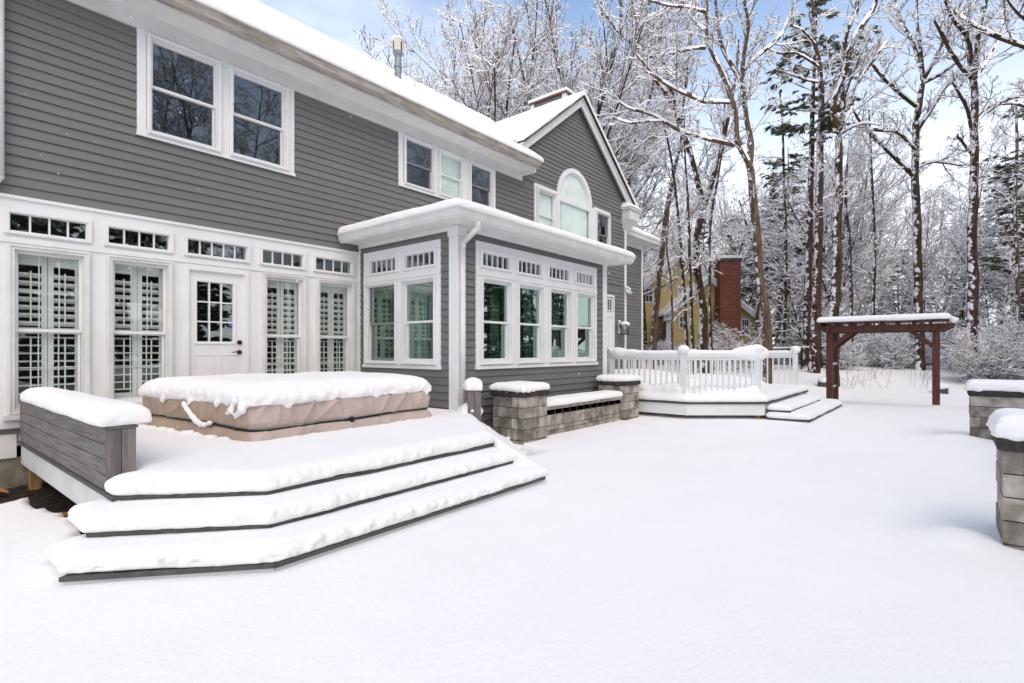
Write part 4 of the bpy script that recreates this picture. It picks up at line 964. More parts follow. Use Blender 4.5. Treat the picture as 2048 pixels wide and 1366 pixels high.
def railing(p, q, n, humps=(), seed=0):
    p, q = Vector((*p, 0)), Vector((*q, 0)); d = (q-p); L = d.length; dn = d.normalized(); ang = math.atan2(dn.y, dn.x)
    def bar_(z0, z1, w_, nm):
        o = MB().box(.055, L-.055, -w_/2, w_/2, z0, z1).obj(nm, M['trim'], wd, bev=.003); o.location = p; o.rotation_euler.z = ang; return o
    tr = bar_(WZ+.90, WZ+.955, .085, 'top_rail'); bar_(WZ+.845, WZ+.899, .04, 'upper_rail'); bar_(WZ+.07, WZ+.115, .045, 'bottom_rail')
    for k in range(n):
        o = link('baluster', BAL, wd); o.location = p+dn*(.055+(L-.11)*(k+.5)/n)+Vector((0, 0, WZ+.11)); o.rotation_euler.z = ang
    mb = MB(); dbox(mb, .06, L-.06, -.058, .058, WZ+.952, WZ+1.045, .03)
    for (f, rr_, hgt) in humps: mb.ball((f*L, 0, WZ+.99), rr_, 12, 8, sc=(2.2, .65, hgt))
    s_ = snow(mb, tr, 'rail_snow', vox=.022, smooth=5, side=.012, lump=.008, seed=70+seed)
P0, P1, P2 = (10.55, 5.86), (10.55, 4.16), (11.50, 3.00)
P3, P4 = (15.45, 3.10), (15.45, 7.9)
newel(*P0, .07); newel(*P1, .115, 1); newel(*P2, .13, 2); newel(*P3, .12, 3)
railing(P0, P1, 13, [(.12, .14, .9), (.3, .12, .7)], 1); railing(P1, P2, 12, [(.15, .10, .8), (.85, .15, .9), (.95, .15, 1.1)], 2); railing(P3, P4, 34, [(.5, .12, .6)], 3)

# ------------------------------------------------------------------ red arbour
ar = thing('timber_arbour', 'dark red timber arbour with knee braces and snow on its flat top', 'arbour', (16.5, 1.36, 0))
FY = 1.12; AX = .95
posts = [(0, FY), (0, -FY), (AX, FY), (AX, -FY)]
for (x, y) in posts:
    MB().box(x-.07, x+.07, y-.07, y+.07, -.25, 1.90).obj('post', M['red'], ar, bev=.006)
for x, s_ in ((-.10, 1), (AX+.10, 1)):
    pr_ = [(-FY-.36, 2.03), (FY+.26, 2.03), (FY+.26, 1.97), (FY+.10, 1.86), (-FY-.16, 1.86), (-FY-.36, 1.97)]
    o = MB().add([(x-.03, y, z) for y, z in pr_]+[(x+.03, y, z) for y, z in pr_], [(0, 1, 2, 3, 4, 5), (11, 10, 9, 8, 7, 6)]+[(i+6, (i+1) % 6+6, (i+1) % 6, i) for i in range(6)]).obj('beam', M['red'], ar, bev=.004)
for y in (FY, -FY): MB().box(-.3, AX+.3, y-.03, y+.03, 1.90, 2.03).obj('cross_beam', M['red'], ar, bev=.004)
for x in (0, AX):
    for y, s_ in ((FY, -1), (-FY, 1)): MB().beam((x, y+s_*.05, 1.48), (x, y+s_*.50, 1.88), .07, .10).obj('brace', M['red'], ar, bev=.004)
for k in range(9):
    y = -FY-.22+(2*FY+.40)*k/8; MB().box(-.25, AX+.25, y-.02, y+.02, 2.031, 2.12).obj('rafter', M['red'], ar)
MB().box(-.28, AX+.28, -FY-.26, FY+.22, 2.121, 2.14).obj('roof_board', M['red'], ar)
mb = MB(); dbox(mb, -.34, AX+.34, -FY-.30, FY+.26, 2.13, 2.28, .10); mb.ball((-.1, -FY-.33, 2.11), .10, sc=(1, 1, .8)); snow(mb, ar, vox=.028, smooth=7, side=.012, seed=81)
for z in (.30, .92): MB().box(.07, AX-.07, FY-.03, FY+.03, z, z+.07).obj('rung', M['red'], ar)
MB().box(.12, AX-.12, FY-.012, FY+.012, .37, .92).obj('mesh_panel', M['panel'], ar)
mb = MB(); mb.box(.07, AX-.07, FY-.05, FY+.05, .99, 1.04); mb.box(.07, AX-.07, FY-.05, FY+.05, .37, .42); snow(mb, ar, 'rung_snow', vox=.02, smooth=3, side=.01, seed=82)
for lab, p in (('snow-topped dark garden stone left of the arbour', at(1650, 752, 20)), ('snow-topped dark garden stone right of the arbour', at(1882, 760, 18.5))):
    st = thing('garden_stone', lab, 'stone', (p[0], p[1], gh(p[0], p[1])), 0, 'dark stones by the arbour')
    mb = MB(); mb.box(-.32, .32, -.2, .2, -.1, .20); o = mb.obj('stone', M['stone'], st, bev=.05)
    mb = MB(); mb.ball((0, 0, .22), .34, sc=(1.15, .8, .4)); snow(mb, st, vox=.03, smooth=4, seed=83)

# ------------------------------------------------------------------ neighbour's yellow house
def yellow_siding():
    m = mat('yellow_siding', (.56, .45, .22), .7, var=.06, vscale=2)
    t = m.node_tree; b = t.nodes['Principled BSDF']; g = t.nodes.new('ShaderNodeTexCoord'); wv = t.nodes.new('ShaderNodeTexWave'); wv.bands_direction = 'Z'; wv.wave_profile = 'SAW'; wv.inputs['Scale'].default_value = 1.55
    t.links.new(g.outputs['Object'], wv.inputs[0]); bp = t.nodes.new('ShaderNodeBump'); bp.inputs['Distance'].default_value = .03; t.links.new(wv.outputs[1], bp.inputs['Height']); t.links.new(bp.outputs[0], b.inputs['Normal']); return m
M['yellow'] = yellow_siding()
def brick_mat():
    m = mat('red_brick', (.24, .06, .035), .9); t = m.node_tree; b = t.nodes['Principled BSDF']; g = t.nodes.new('ShaderNodeTexCoord'); mp_ = t.nodes.new('ShaderNodeMapping'); mp_.inputs['Rotation'].default_value = (math.pi/2, 0, 0)
    t.links.new(g.outputs['Object'], mp_.inputs[0]); br = t.nodes.new('ShaderNodeTexBrick'); br.inputs['Scale'].default_value = 1; br.inputs['Brick Width'].default_value = .22; br.inputs['Row Height'].default_value = .085; br.inputs['Mortar Size'].default_value = .009
    br.inputs['Color1'].default_value = (.22, .062, .040, 1); br.inputs['Color2'].default_value = (.15, .042, .03, 1); br.inputs['Mortar'].default_value = (.26, .16, .13, 1); t.links.new(mp_.outputs[0], br.inputs[0]); t.links.new(br.outputs[0], b.inputs['Base Color'])
    bp = t.nodes.new('ShaderNodeBump'); bp.inputs['Distance'].default_value = -.01; t.links.new(br.outputs[1], bp.inputs['Height']); t.links.new(bp.outputs[0], b.inputs['Normal']); return m
M['brick'] = brick_mat()
ND = 32.0; p0 = at(1360, 700, ND)
nh = thing('yellow_house', 'yellow clapboard house with a red brick chimney behind the trees', 'house', (p0[0], p0[1], 0), TH-math.pi/2)
NY = [0]
def lx(u): return (u-1024)*(ND+NY[0])/FP-336*ND/FP
def lz(v): return CAMZ+(701-v)*(ND+NY[0])/FP
mb = MB()
gA = [(lx(1235), .4), (lx(1452), .4), (lx(1452), lz(588)), (lx(1362), lz(512)), (lx(1235), lz(618))]
mb.prism_y([(x, z) for x, z in gA], .0, 7); mb.obj('wall', M['yellow'], nh)
NY[0] = -1.6
gB = [(lx(1338), .4), (lx(1540), .4), (lx(1540), lz(652)), (lx(1421), lz(558)), (lx(1338), lz(622))]
MB().prism_y(gB, -1.6, -.02).obj('wall', M['yellow'], nh)
for (pts, y0, y1) in (([(1225, 626), (1362, 507), (1462, 592)], -.35, 7.3), ([(1328, 632), (1421, 553), (1562, 668)], -1.95, 1)):
    NY[0] = y0; q = [(lx(u), lz(v)) for u, v in pts]; mb = MB(); ms = MB(); mr = MB()
    for a, b in zip(q[:-1], q[1:]):
        mb.prism_y([(b[0], b[1]-.12), (b[0], b[1]), (a[0], a[1]), (a[0], a[1]-.12)], y0+.05, y1); mr.prism_y([(b[0], b[1]-.30), (b[0], b[1]+.0), (a[0], a[1]+.0), (a[0], a[1]-.30)], y0, y0+.04)
        ms.prism_y([(b[0], b[1]-.01), (b[0], b[1]+.16), (a[0], a[1]+.16), (a[0], a[1]-.01)], y0-.03, y1)
    mb.obj('roof', M['shingle'], nh); mr.obj('rake_board', M['paleblue'], nh); snow(ms, nh, 'roof_snow', vox=.08, smooth=4, side=.01, seed=91)
NY[0] = -1.8; mb = MB(); mb.box(lx(1328), lx(1346), -1.95, -1.6, lz(640), lz(628)); mb.box(lx(1334), lx(1343), -1.66, -1.60, .4, lz(638)); mb.obj('corner_trim', M['paleblue'], nh)
def nwin(u0, u1, v0, v1, y, n=1):
    NY[0] = y
    a, b, c, d = lx(u0), lx(u1), lz(v1), lz(v0); f = MB().frame(a-.1, b+.1, c-.1, d+.1, .10, y-.06, y+.0).obj('window', M['paleblue'], nh)
    MB().box(a, b, y-.02, y-.005, c, d).obj('pane', M['clear'], f); MB().box(a, b, y-.004, y+.0, c, d).obj('backing', M['lightbox'], f)
    MB().box(a, b, y-.045, y-.021, (c+d)/2-.03, (c+d)/2+.03).obj('meeting_rail', M['paleblue'], f)
    mm = MB()
    for k in range(1, 3): mm.box(a+(b-a)*k/3-.015, a+(b-a)*k/3+.015, y-.04, y-.022, c, d)
    mm.obj('muntin', M['paleblue'], f)
nwin(1285, 1304, 578, 603, -.001); nwin(1357, 1368, 578, 592, -.001); nwin(1360, 1374, 634, 655, -1.601); nwin(1484, 1496, 640, 668, -1.601)
NY[0] = -2.4
chm = MB().box(lx(1440), lx(1481), -2.45, -1.61, .3, lz(523)).obj('brick_chimney', M['brick'], nh)
MB().box(lx(1438), lx(1483), -2.50, -1.56, lz(523), lz(517)).obj('chimney_cap', M['stone'], chm)
mb = MB(); mb.box(lx(1437), lx(1484), -2.52, -1.54, lz(517), lz(511)); snow(mb, chm, 'chimney_snow', vox=.04, smooth=3, seed=92)
# ------------------------------------------------------------------ black chain-link fence
fen = thing('chain_link_fence', 'black chain-link fence with snow on its top rail between the deck and the trees', 'fence', (0, 0, 0))
fp = [at(1395, 700, 24.2), at(1425, 700, 23.8), at(1512, 700, 23.5), at(1603, 700, 24.0), at(1643, 700, 24.6), at(1700, 700, 25.5), at(1800, 700, 27.5), at(1960, 700, 27), at(2090, 700, 26.5)]
for i_, p in enumerate(fp): z = gh(p[0], p[1]); MB().bar((p[0], p[1], z-.3), (p[0], p[1], z+1.02), .035, 8).obj('fence_post', M['black'], fen)
for a, b in zip(fp[:-1], fp[1:]):
    za, zb = gh(a[0], a[1]), gh(b[0], b[1]); A = Vector((a[0], a[1], za)); B = Vector((b[0], b[1], zb)); U_ = Vector((0, 0, 1))
    MB().bar(A+U_*.97, B+U_*.97, .022, 6).obj('top_rail', M['black'], fen)
    ms = MB(); ms.bar(A+U_*1.01, B+U_*1.01, .035, 6); ms.obj('rail_snow', M['twig_snow'], fen)
    wire = MB(); Ld = (B-A).length; n_ = int(Ld/.11)
    for k in range(-9, n_):
        for s_ in (1, -1):
            t0, t1 = k/n_, (k+9)/n_
            if s_ < 0: t0, t1 = t1, t0
            z0_, z1_ = 0, 1
            def pt(t, z): return A+(B-A)*t+U_*(.95*z)
            f0 = 0; f1 = 1
            if t0 != t1:
                lo_, hi_ = sorted(((0-t0)/(t1-t0), (1-t0)/(t1-t0))); f0, f1 = max(0, lo_), min(1, hi_)
            if f1-f0 > .02: wire.bar(pt(t0+(t1-t0)*f0, f0), pt(t0+(t1-t0)*f1, f1), .0035, 3)
    wire.obj('wire_mesh', M['black'], fen, kind='stuff')
# oak leaf on the mulch and under the deck
def oak_leaf(par, c, rz, s=.12, tilt=.15):
    out = [(0, -1), (.1, -.6), (.35, -.55), (.15, -.3), (.5, -.2), (.2, .05), (.55, .25), (.2, .4), (.3, .7), (0, 1), (-.3, .7), (-.2, .4), (-.55, .25), (-.2, .05), (-.5, -.2), (-.15, -.3), (-.35, -.55), (-.1, -.6)]
    vs = [(x*s, y*s, .02*s*math.sin(5*y)+abs(x)*s*.4) for x, y in out]+[(0, 0, 0)]
    o = link('oak_leaf', mk(vs, [(i, (i+1) % 18, 18) for i in range(18)], M['leafy']), None, label=par, category='leaf', group='fallen oak leaves'); o.location = c; o.rotation_euler = (tilt, .1, rz); so_ = o.modifiers.new('s', 'SOLIDIFY'); so_.thickness = .0015
oak_leaf('curled brown oak leaf on the dark mulch beside the deck', (1.06, 6.05, -.10), -1.0, .14); oak_leaf('brown oak leaf lying against the concrete foundation at the left edge', (.90, 7.75, -.11), .6, .11)
# falling snow
rd = random.Random(33); V, F = [], []
for k in range(900):
    t = rd.uniform(2.2, 15); u = rd.uniform(-300, 2350); v = rd.uniform(-250, 1100); p = at(u, v, t)
    if p[2] < .3 or p[1] > 8.0 or (5.3 < p[0] < 10.4 and p[1] > 5.4 and p[2] < 3.9): continue
    s = rd.uniform(.0018, .0042)*(1 if rd.random() < .9 else 1.6); n0 = len(V)
    V += [(p[0]+a*s, p[1]+b*s, p[2]+c*s) for a, b, c in ((1, 0, 0), (-1, 0, 0), (0, 1, 0), (0, -1, 0), (0, 0, 1), (0, 0, -1))]
    F += [tuple(n0+i for i in f) for f in ((0, 2, 4), (2, 1, 4), (1, 3, 4), (3, 0, 4), (2, 0, 5), (1, 2, 5), (3, 1, 5), (0, 3, 5))]
link('falling_snow', mk(V, F, M['twig_snow']), None, kind='stuff')

# ------------------------------------------------------------------ trees
def tube_mesh(branches, S=4, snow=1.0, mats=None, smin=0):
    "branches: list of (points, radii). Snow lies as a raised cap on the upper side of everything that is not steep."
    groups = {}
    for p, r in branches: groups.setdefault(len(p), []).append((p, r))
    VV, QQ, MI = [], [], []; base = 0
    for n, g in groups.items():
        P = np.array([b[0] for b in g], float); R = np.array([b[1] for b in g], float); B = len(g)
        T = np.gradient(P, axis=1); T /= np.linalg.norm(T, axis=2, keepdims=True)+1e-9
        Z = np.array([0, 0, 1.0]); side = np.cross(T, Z); L = np.linalg.norm(side, axis=2, keepdims=True)
        side = np.where(L > .12, side/(L+1e-9), np.array([1.0, 0, 0])); up = np.cross(side, T)
        h = np.sqrt(np.clip(1-T[..., 2]**2, 0, 1))
        seed = RNG.random((B, 1))
        sh = snow*((.018 if S == 4 else .012)+np.minimum(R*.7, .036))*np.clip((h-.30)/.35, 0, 1)*(.75+.5*RNG.random(R.shape))
        rings = []
        for k in range(S):
            ph = 2*math.pi*k/S+math.pi/2; c, s = math.cos(ph), math.sin(ph)
            o = side*((R+(.006*snow*np.clip((h-.2)/.3, 0, 1) if S == 4 else 0))*c)[..., None]+up*(R*s)[..., None]
            if s > .2: o = o+Z*(sh*s)[..., None]
            rings.append(P+o)
        V = np.stack(rings, 2)                                   # B,n,S,3
        idx = np.arange(B*n*S).reshape(B, n, S)+base; base += B*n*S
        i2 = np.roll(idx, -1, 2)
        Q = np.stack([idx[:, :-1], i2[:, :-1], i2[:, 1:], idx[:, 1:]], -1)   # B,n-1,S,4
        hm = (h[:, :-1]+h[:, 1:])/2
        mi = np.zeros((B, n-1, S), int)
        for k in range(S):
            s = math.sin(2*math.pi*(k+.5)/S+math.pi/2)
            if s > (.2 if S < 8 else -.1): mi[:, :, k] = (hm+.18*(RNG.random(hm.shape)-.5) > .36) & (RNG.random(hm.shape) > (.03 if s > .3 else .35))
        if S == 4:  # windward side of steep twigs is plastered too
            mi[:, :, 1] |= ((hm <= .42) & (RNG.random(hm.shape) > .25)).astype(int)
            mi[:, :, 0] |= ((hm <= .36) & (RNG.random(hm.shape) > .4)).astype(int); mi[:, :, 1] |= ((hm > .36) & (RNG.random(hm.shape) > .60)).astype(int)
        VV.append(V.reshape(-1, 3)); QQ.append(Q.reshape(-1, 4)); MI.append(mi.reshape(-1))
    return np.vstack(VV), np.vstack(QQ), np.concatenate(MI)
def vrot(d, ang, az):
    d = Vector(d).normalized(); a = d.orthogonal().normalized(); b = d.cross(a)
    return (d*math.cos(ang)+(a*math.cos(az)+b*math.sin(az))*math.sin(ang)).normalized()
def grow_line(rd, start, d, L, r0, n, wob, trop, rtip=.3):
    pts = [Vector(start)]; d = Vector(d).normalized()
    for k in range(n-1):
        d = (d+Vector((rd.gauss(0, wob), rd.gauss(0, wob), rd.gauss(0, wob)+trop))).normalized(); pts.append(pts[-1]+d*(L/(n-1)))
    return [tuple(p) for p in pts], [r0*(1-(1-rtip)*k/(n-1)) for k in range(n)]
def sprout(rd, out, pts, rad, level, spec, cap0=9):
    if level >= len(spec): return
    cnt, f0, ang, lr, wob, trop, n, rmin = spec[level]
    Ltot = sum(math.dist(a, b) for a, b in zip(pts[:-1], pts[1:])); az = rd.random()*6
    for k in range(cnt):
        f = f0+(1-f0)*(k+rd.random()*.9)/cnt; f = min(f, .999); q = f*(len(pts)-1); i = int(q); t = q-i
        p = [pts[i][a]*(1-t)+pts[i+1][a]*t for a in range(3)]; r = rad[i]*(1-t)+rad[i+1]*t
        d = [pts[i+1][a]-pts[i][a] for a in range(3)]; az += 2.4+rd.uniform(-.5, .5)
        dd = vrot(d, ang*rd.uniform(.65, 1.3), az)
        L = lr*rd.uniform(.6, 1.15)*(1.15-.65*f)*(Ltot if level else Ltot)
        bp, br = grow_line(rd, p, dd, L, max(rmin, min(r*.58, cap0) if level == 0 else r*.58), n, wob, trop, .35)
        out.setdefault(level, []).append((bp, br)); sprout(rd, out, bp, br, level+1, spec)
#            count f0   angle length wobble tropism points rmin
SPEC = {
 'vase':   [(13, .22, .55, .62, .10, .06, 8, .035), (9, .15, .60, .50, .13, .05, 6, .016), (8, .12, .70, .50, .16, .03, 4, .009), (5, .15, .75, .48, .20, .0, 3, .0065)],
 'forest': [(20, .28, 1.0, .26, .11, .05, 7, .018), (8, .15, .75, .50, .15, .02, 5, .012), (6, .12, .80, .50, .2, .0, 4, .0085), (3, .2, .8, .5, .2, .0, 3, .007)],
 'sapling': [(20, .12, .95, .30, .12, .05, 6, .010), (7, .12, .8, .48, .18, .0, 4, .007), (4, .15, .85, .5, .2, 0, 3, .006)],
 'shrub':  [(12, .10, .75, .60, .15, .02, 5, .008), (7, .15, .8, .5, .2, .0, 4, .006), (4, .2, .9, .5, .2, 0, 3, .0055)],
}
def tree_meshes(kind, seed, H, r0, bark='bark', lean=(0, 0), wob=.05, stems=1, snow_amt=1.0, tw=None):
    rd = random.Random(seed); out = {}; trunk = []
    for s_ in range(stems):
        d = (lean[0]+(rd.uniform(-.35, .35) if stems > 1 else 0), lean[1]+(rd.uniform(-.35, .35) if stems > 1 else 0), 1)
        n = 12
        if kind == 'shrub': n = 6
        tp, tr = grow_line(rd, (rd.uniform(-.1, .1)*(stems > 1), rd.uniform(-.1, .1)*(stems > 1), -.3), d, H*(rd.uniform(.8, 1) if stems > 1 else 1), r0, n, wob, .03, .12)
        trunk.append((tp, tr)); sprout(rd, out, tp, tr, 0, SPEC[kind])
    big = trunk if kind in ('sapling', 'shrub') else trunk+out.get(0, [])
    V1, Q1, I1 = tube_mesh(big, 8 if kind not in ('sapling', 'shrub') else 5, snow_amt)
    small = []
    for l, b in out.items():
        if l > 0 or kind in ('sapling', 'shrub'): small += b
    V2, Q2, I2 = tube_mesh(small, 4, snow_amt)
    return mk_np(V1, Q1, [M[bark], M['twig_snow']], I1, True), mk_np(V2, Q2, [M['twig'], M['twig_snow']], I2)
def tree(name, label, cat, meshes, x, y, rot=0, s=1, group=None, z=None, sz=None):
    t = thing(name, label, cat, (x, y, gh(x, y) if z is None else z), rot, group); t.scale = (s, s, sz or s)
    link('trunk' if cat != 'shrub' else 'stem', meshes[0], t); link('crown' if cat != 'shrub' else 'branches', meshes[1], t)
    for nm, me in meshes[2:]: link(nm, me, t)
    return t
# conifers
def spray(rd, V, F, I, c, d, size, snowp=.8):
    "drooping fan of needle tufts with snow lying on it"
    d = Vector((d[0], d[1], 0)).normalized() if abs(d[0])+abs(d[1]) > 1e-6 else Vector((1, 0, 0)); s = Vector((-d.y, d.x, 0))
    for k in range(9):
        a = (k-4)*.33+rd.uniform(-.15, .15); e = d*math.cos(a)+s*math.sin(a); L = size*rd.uniform(.6, 1.1); wv = Vector((-e.y, e.x, 0))*size*.075
        dr = Vector((0, 0, -L*rd.uniform(.05, .45))); b = len(V); m = Vector(c)+e*L*.5+dr*.35
        V += [tuple(c), tuple(m+wv), tuple(m-wv), tuple(Vector(c)+e*L+dr)]; F += [(b, b+2, b+3, b+1)]; I.append(0)
        b = len(V); up = Vector((0, 0, size*.05+.01)); V += [tuple(Vector(c)+Vector((0, 0, -.3*size*rd.random()))), tuple(m+wv*.3-up*3), tuple(m-wv*.3+up*.2), tuple(Vector(c)+e*L+dr-up*2)]; F += [(b, b+1, b+3, b+2)]; I.append(0)
        if rd.random() < snowp:
            b = len(V); q = .75; V += [tuple(Vector(c)+up*1.4), tuple(m+wv*q+up), tuple(m-wv*q+up), tuple(Vector(c)+e*L*.88+dr*.88+up*.8)]; F += [(b, b+2, b+3, b+1)]; I.append(1)
def conifer_meshes(seed, H, r0, kind='pine', dens=1.0):
    rd = random.Random(seed); tp, tr = grow_line(rd, (0, 0, -.3), (0, 0, 1), H, r0, 12, .012, .03, .12); br = []; V, F, I = [], [], []
    z = H*({'pine': .32, 'high': .56}.get(kind, .05)); high = kind == 'high'; kind = 'pine' if high else kind
    while z < H*.97:
        f = z/H; Lb = (H*.19*(1-f)**.6+.4) if kind == 'pine' else (H*.24*(1-f)+.25)
        if kind == 'pine': Lb *= rd.uniform(.5, 1.2)
        for q in range(rd.choice((3, 4, 5))):
            az = rd.uniform(0, 6.28); el = rd.uniform(-.05, .45) if kind == 'pine' else rd.uniform(-.25, .12)
            i = min(int(f*11), 10); p = Vector(tp[i]).lerp(Vector(tp[i+1]), f*11-i)
            bp, bb = grow_line(rd, p, (math.cos(az), math.sin(az), el), Lb*rd.uniform(.7, 1.1), max(.018, tr[i]*.35), 6, .07, -.02 if kind != 'pine' else .02, .3)
            br.append((bp, bb)); n = max(3, int(Lb*8*dens))
            for k in range(n):
                g = (.30 if kind == 'pine' else .12)+(1-(.30 if kind == 'pine' else .12))*(k+rd.random())/n; g = min(g, .99)*5; i2 = int(g); c = Vector(bp[i2]).lerp(Vector(bp[i2+1]), g-i2); dd = Vector(bp[i2+1])-Vector(bp[i2])
                rr_ = .32 if kind == 'pine' else .28
                c2 = c+Vector((rd.gauss(0, rr_), rd.gauss(0, rr_), rd.gauss(0, .07)))*(.4+.5*min(1, Lb/2))
                br.append(([tuple(c), tuple((c+c2)/2), tuple(c2)], [.012, .009, .007])) if rd.random() < .5 else None
                a = math.atan2(dd.y, dd.x)+rd.uniform(-1.2, 1.2); spray(rd, V, F, I, c2, (math.cos(a), math.sin(a)), rd.uniform(.20, .36), .92 if kind != 'pine' else .88)
        z += H*(.035 if kind == 'pine' else .03)/dens*rd.uniform(.8, 1.3)
    V1, Q1, I1 = tube_mesh([(tp, tr)], 9); V2, Q2, I2 = tube_mesh(br, 4)
    return mk_np(V1, Q1, [M['bark_red'], M['twig_snow']], I1, True), mk_np(V2, Q2, [M['twig'], M['twig_snow']], I2), ('foliage', mk_np(np.array(V), np.array(F), [M['needle'], M['twig_snow']], np.array(I)))

# hero trees, traced limb by limb; every limb bends towards or away from the camera as well
def hero(name, label, depth, limbs, seed, bark='bark', group=None, spec=None, twigr=.5, bend=1.6):
    rd = random.Random(seed); base = at(limbs[0][0][0], limbs[0][0][1], depth); bx, by = base[0], base[1]; bz = gh(bx, by)
    t = thing(name, label, 'tree', (bx, by, bz), 0, group); T0 = np.array((bx, by, bz)); big = []; out = {}
    spec = spec or [(7, .25, .75, .42, .11, .05, 6, .014), (7, .15, .7, .5, .17, .02, 4, .010), (5, .15, .8, .5, .2, .0, 3, .007)]
    fwd = np.array((CT, ST, 0))
    for li, L in enumerate(limbs):
        dep0 = depth if li == 0 else None; pts = []; n = len(L)
        if li and isinstance(L[0][-1], float) and len(L[0]) == 4: pass
        start_off = 0
        if li:   # start at the depth of the nearest point already built
            u0, v0 = L[0][:2]; best = min(((u0-q[0])**2+(v0-q[1])**2, q[2]) for q in hero.reg); start_off = best[1]
        sgn = 0 if li == 0 else rd.choice((-1, 1))*rd.uniform(.3, 1)*bend
        arr = []
        for k, q in enumerate(L):
            off = start_off+sgn*(k/max(1, n-1)); u_, v_, rp = q[:3]; dpt = depth+off
            if li == 0: hero.reg = getattr(hero, 'reg', []) if k else []
            hero.reg.append((u_, v_, off)); arr.append((*(at(u_, v_, dpt)-T0), rp*(.73 if li == 0 else .82)*dpt/FP))
        if li == 0: arr[0] = (arr[0][0], arr[0][1], -.3, arr[0][3]*1.15)
        arr = np.array(arr); s = np.r_[0, np.cumsum(np.linalg.norm(np.diff(arr[:, :3], axis=0), axis=1))]; m = max(6, int(s[-1]/.3)); m = 6*round(m/6+.5)
        uu = np.linspace(0, s[-1], m)
        c = np.stack([np.interp(uu, s, arr[:, j]) for j in range(4)], 1)
        for _ in range(2): c[1:-1] = (c[:-2]+2*c[1:-1]+c[2:])/4
        c[:, :3] += .035*np.stack([vnoise(c[:, :3]*1.0, .8, seed+j) for j in range(3)], 1)*min(1, 4*c[0, 3])
        P_, R_ = [tuple(p) for p in c[:, :3]], list(c[:, 3]); big.append((P_, R_))
        if L[0][-1] != 'bare': 
            sp = [tuple(x) for x in spec]; k0 = max(2, int(s[-1]*2.1)) if li else max(3, int(s[-1]*.7))
            sp[0] = (k0, .35 if li == 0 else .12, spec[0][2], min(.5, 1.9/max(1, s[-1])), *spec[0][4:]); sprout(rd, out, P_, R_, 0, sp, .026)
    V1, Q1, I1 = tube_mesh(big, 10, 1.15); link('trunk', mk_np(V1, Q1, [M[bark], M['twig_snow']], I1, True), t)
    sm = [b for l in out.values() for b in l]; V2, Q2, I2 = tube_mesh(sm, 4, 1.0); link('crown', mk_np(V2, Q2, [M['twig'], M['twig_snow']], I2), t)
    return t
GH = 'large snow-lined trees at the edge of the wood'
hero('leaning_tree', 'tan barked tree forking above the white railing, with long snow-covered limbs reaching left', 19, [
 [(1538, 712, 13.5), (1533, 640, 12.5), (1520, 560, 11), (1512, 450, 11), (1505, 380, 10), (1500, 325, 9.5), (1486, 303, 8.5), (1470, 270, 8), (1476, 240, 7.5), (1465, 205, 7), (1452, 165, 6.5), (1440, 135, 6), (1420, 105, 5.5), (1413, 75, 5), (1414, 30, 5), (1412, -30, 4), (1420, -120, 3)],
 [(1500, 325, 7), (1506, 280, 6), (1495, 260, 6), (1490, 215, 6), (1483, 160, 6), (1460, 125, 5), (1442, 97, 4.5), (1437, 60, 4), (1430, 0, 3), (1436, -60, 2.5)],
 [(1483, 160, 5), (1487, 115, 5), (1493, 80, 4.5), (1500, 40, 4), (1488, 10, 4), (1484, -50, 3)],
 [(1484, 145, 4), (1510, 115, 4.3), (1545, 90, 4), (1568, 65, 3.6), (1580, 30, 3), (1592, -5, 2.5)],
 [(1468, 292, 4.6), (1440, 283, 4.4), (1410, 277, 4.2), (1370, 265, 4), (1345, 257, 4), (1325, 240, 3.7), (1300, 225, 3.4), (1265, 222, 3), (1240, 210, 2.5), (1220, 180, 2)],
 [(1325, 242, 3), (1295, 243, 2.8), (1260, 248, 2.5), (1225, 235, 2)],
 [(1458, 205, 4.5), (1430, 203, 4.2), (1410, 208, 4.2), (1390, 195, 4.2), (1375, 190, 4.2), (1350, 180, 4), (1310, 155, 3.5), (1290, 130, 3), (1272, 108, 2)],
 [(1412, 97, 3.8), (1385, 95, 3.5), (1365, 102, 3.3), (1340, 108, 3), (1300, 118, 2.5), (1280, 105, 2)],
 [(1412, 25, 3.4), (1385, 15, 3.2), (1340, 12, 3), (1310, 5, 2.5), (1285, -5, 2)],
 [(1410, 60, 3.5), (1395, 50, 3.2), (1378, 30, 3), (1362, 2, 2.5), (1350, -20, 2)],
 ], 101, 'bark_clean', GH)
hero('dark_forked_tree', 'dark trunked tree in front of the yellow house, plastered with snow on its left side', 23, [
 [(1408, 706, 12.5), (1406, 620, 11.5), (1396, 560, 10.5), (1393, 500, 9.5), (1396, 450, 9.5), (1408, 410, 10), (1398, 370, 7), (1390, 340, 6.5), (1375, 290, 7), (1360, 250, 7), (1345, 205, 7), (1320, 170, 6), (1300, 145, 5.5), (1280, 115, 5), (1255, 80, 4), (1230, 60, 3.5), (1200, 10, 3)],
 [(1408, 410, 7.5), (1420, 380, 6.5), (1432, 340, 6), (1450, 260, 6), (1462, 200, 5), (1472, 150, 4), (1478, 80, 3)],
 [(1350, 215, 5), (1330, 130, 5), (1318, 105, 4.5), (1300, 70, 4.5), (1290, 30, 4), (1275, -20, 3)],
 [(1372, 285, 3.6), (1362, 240, 3.4), (1370, 180, 3.2), (1378, 110, 3), (1385, 40, 2.5)],
 [(1330, 180, 3.2), (1345, 140, 3), (1352, 90, 3), (1360, 20, 2.5)],
 [(1398, 370, 3.5), (1420, 320, 3), (1440, 290, 2.5), (1458, 240, 2)]], 102, 'bark', GH)
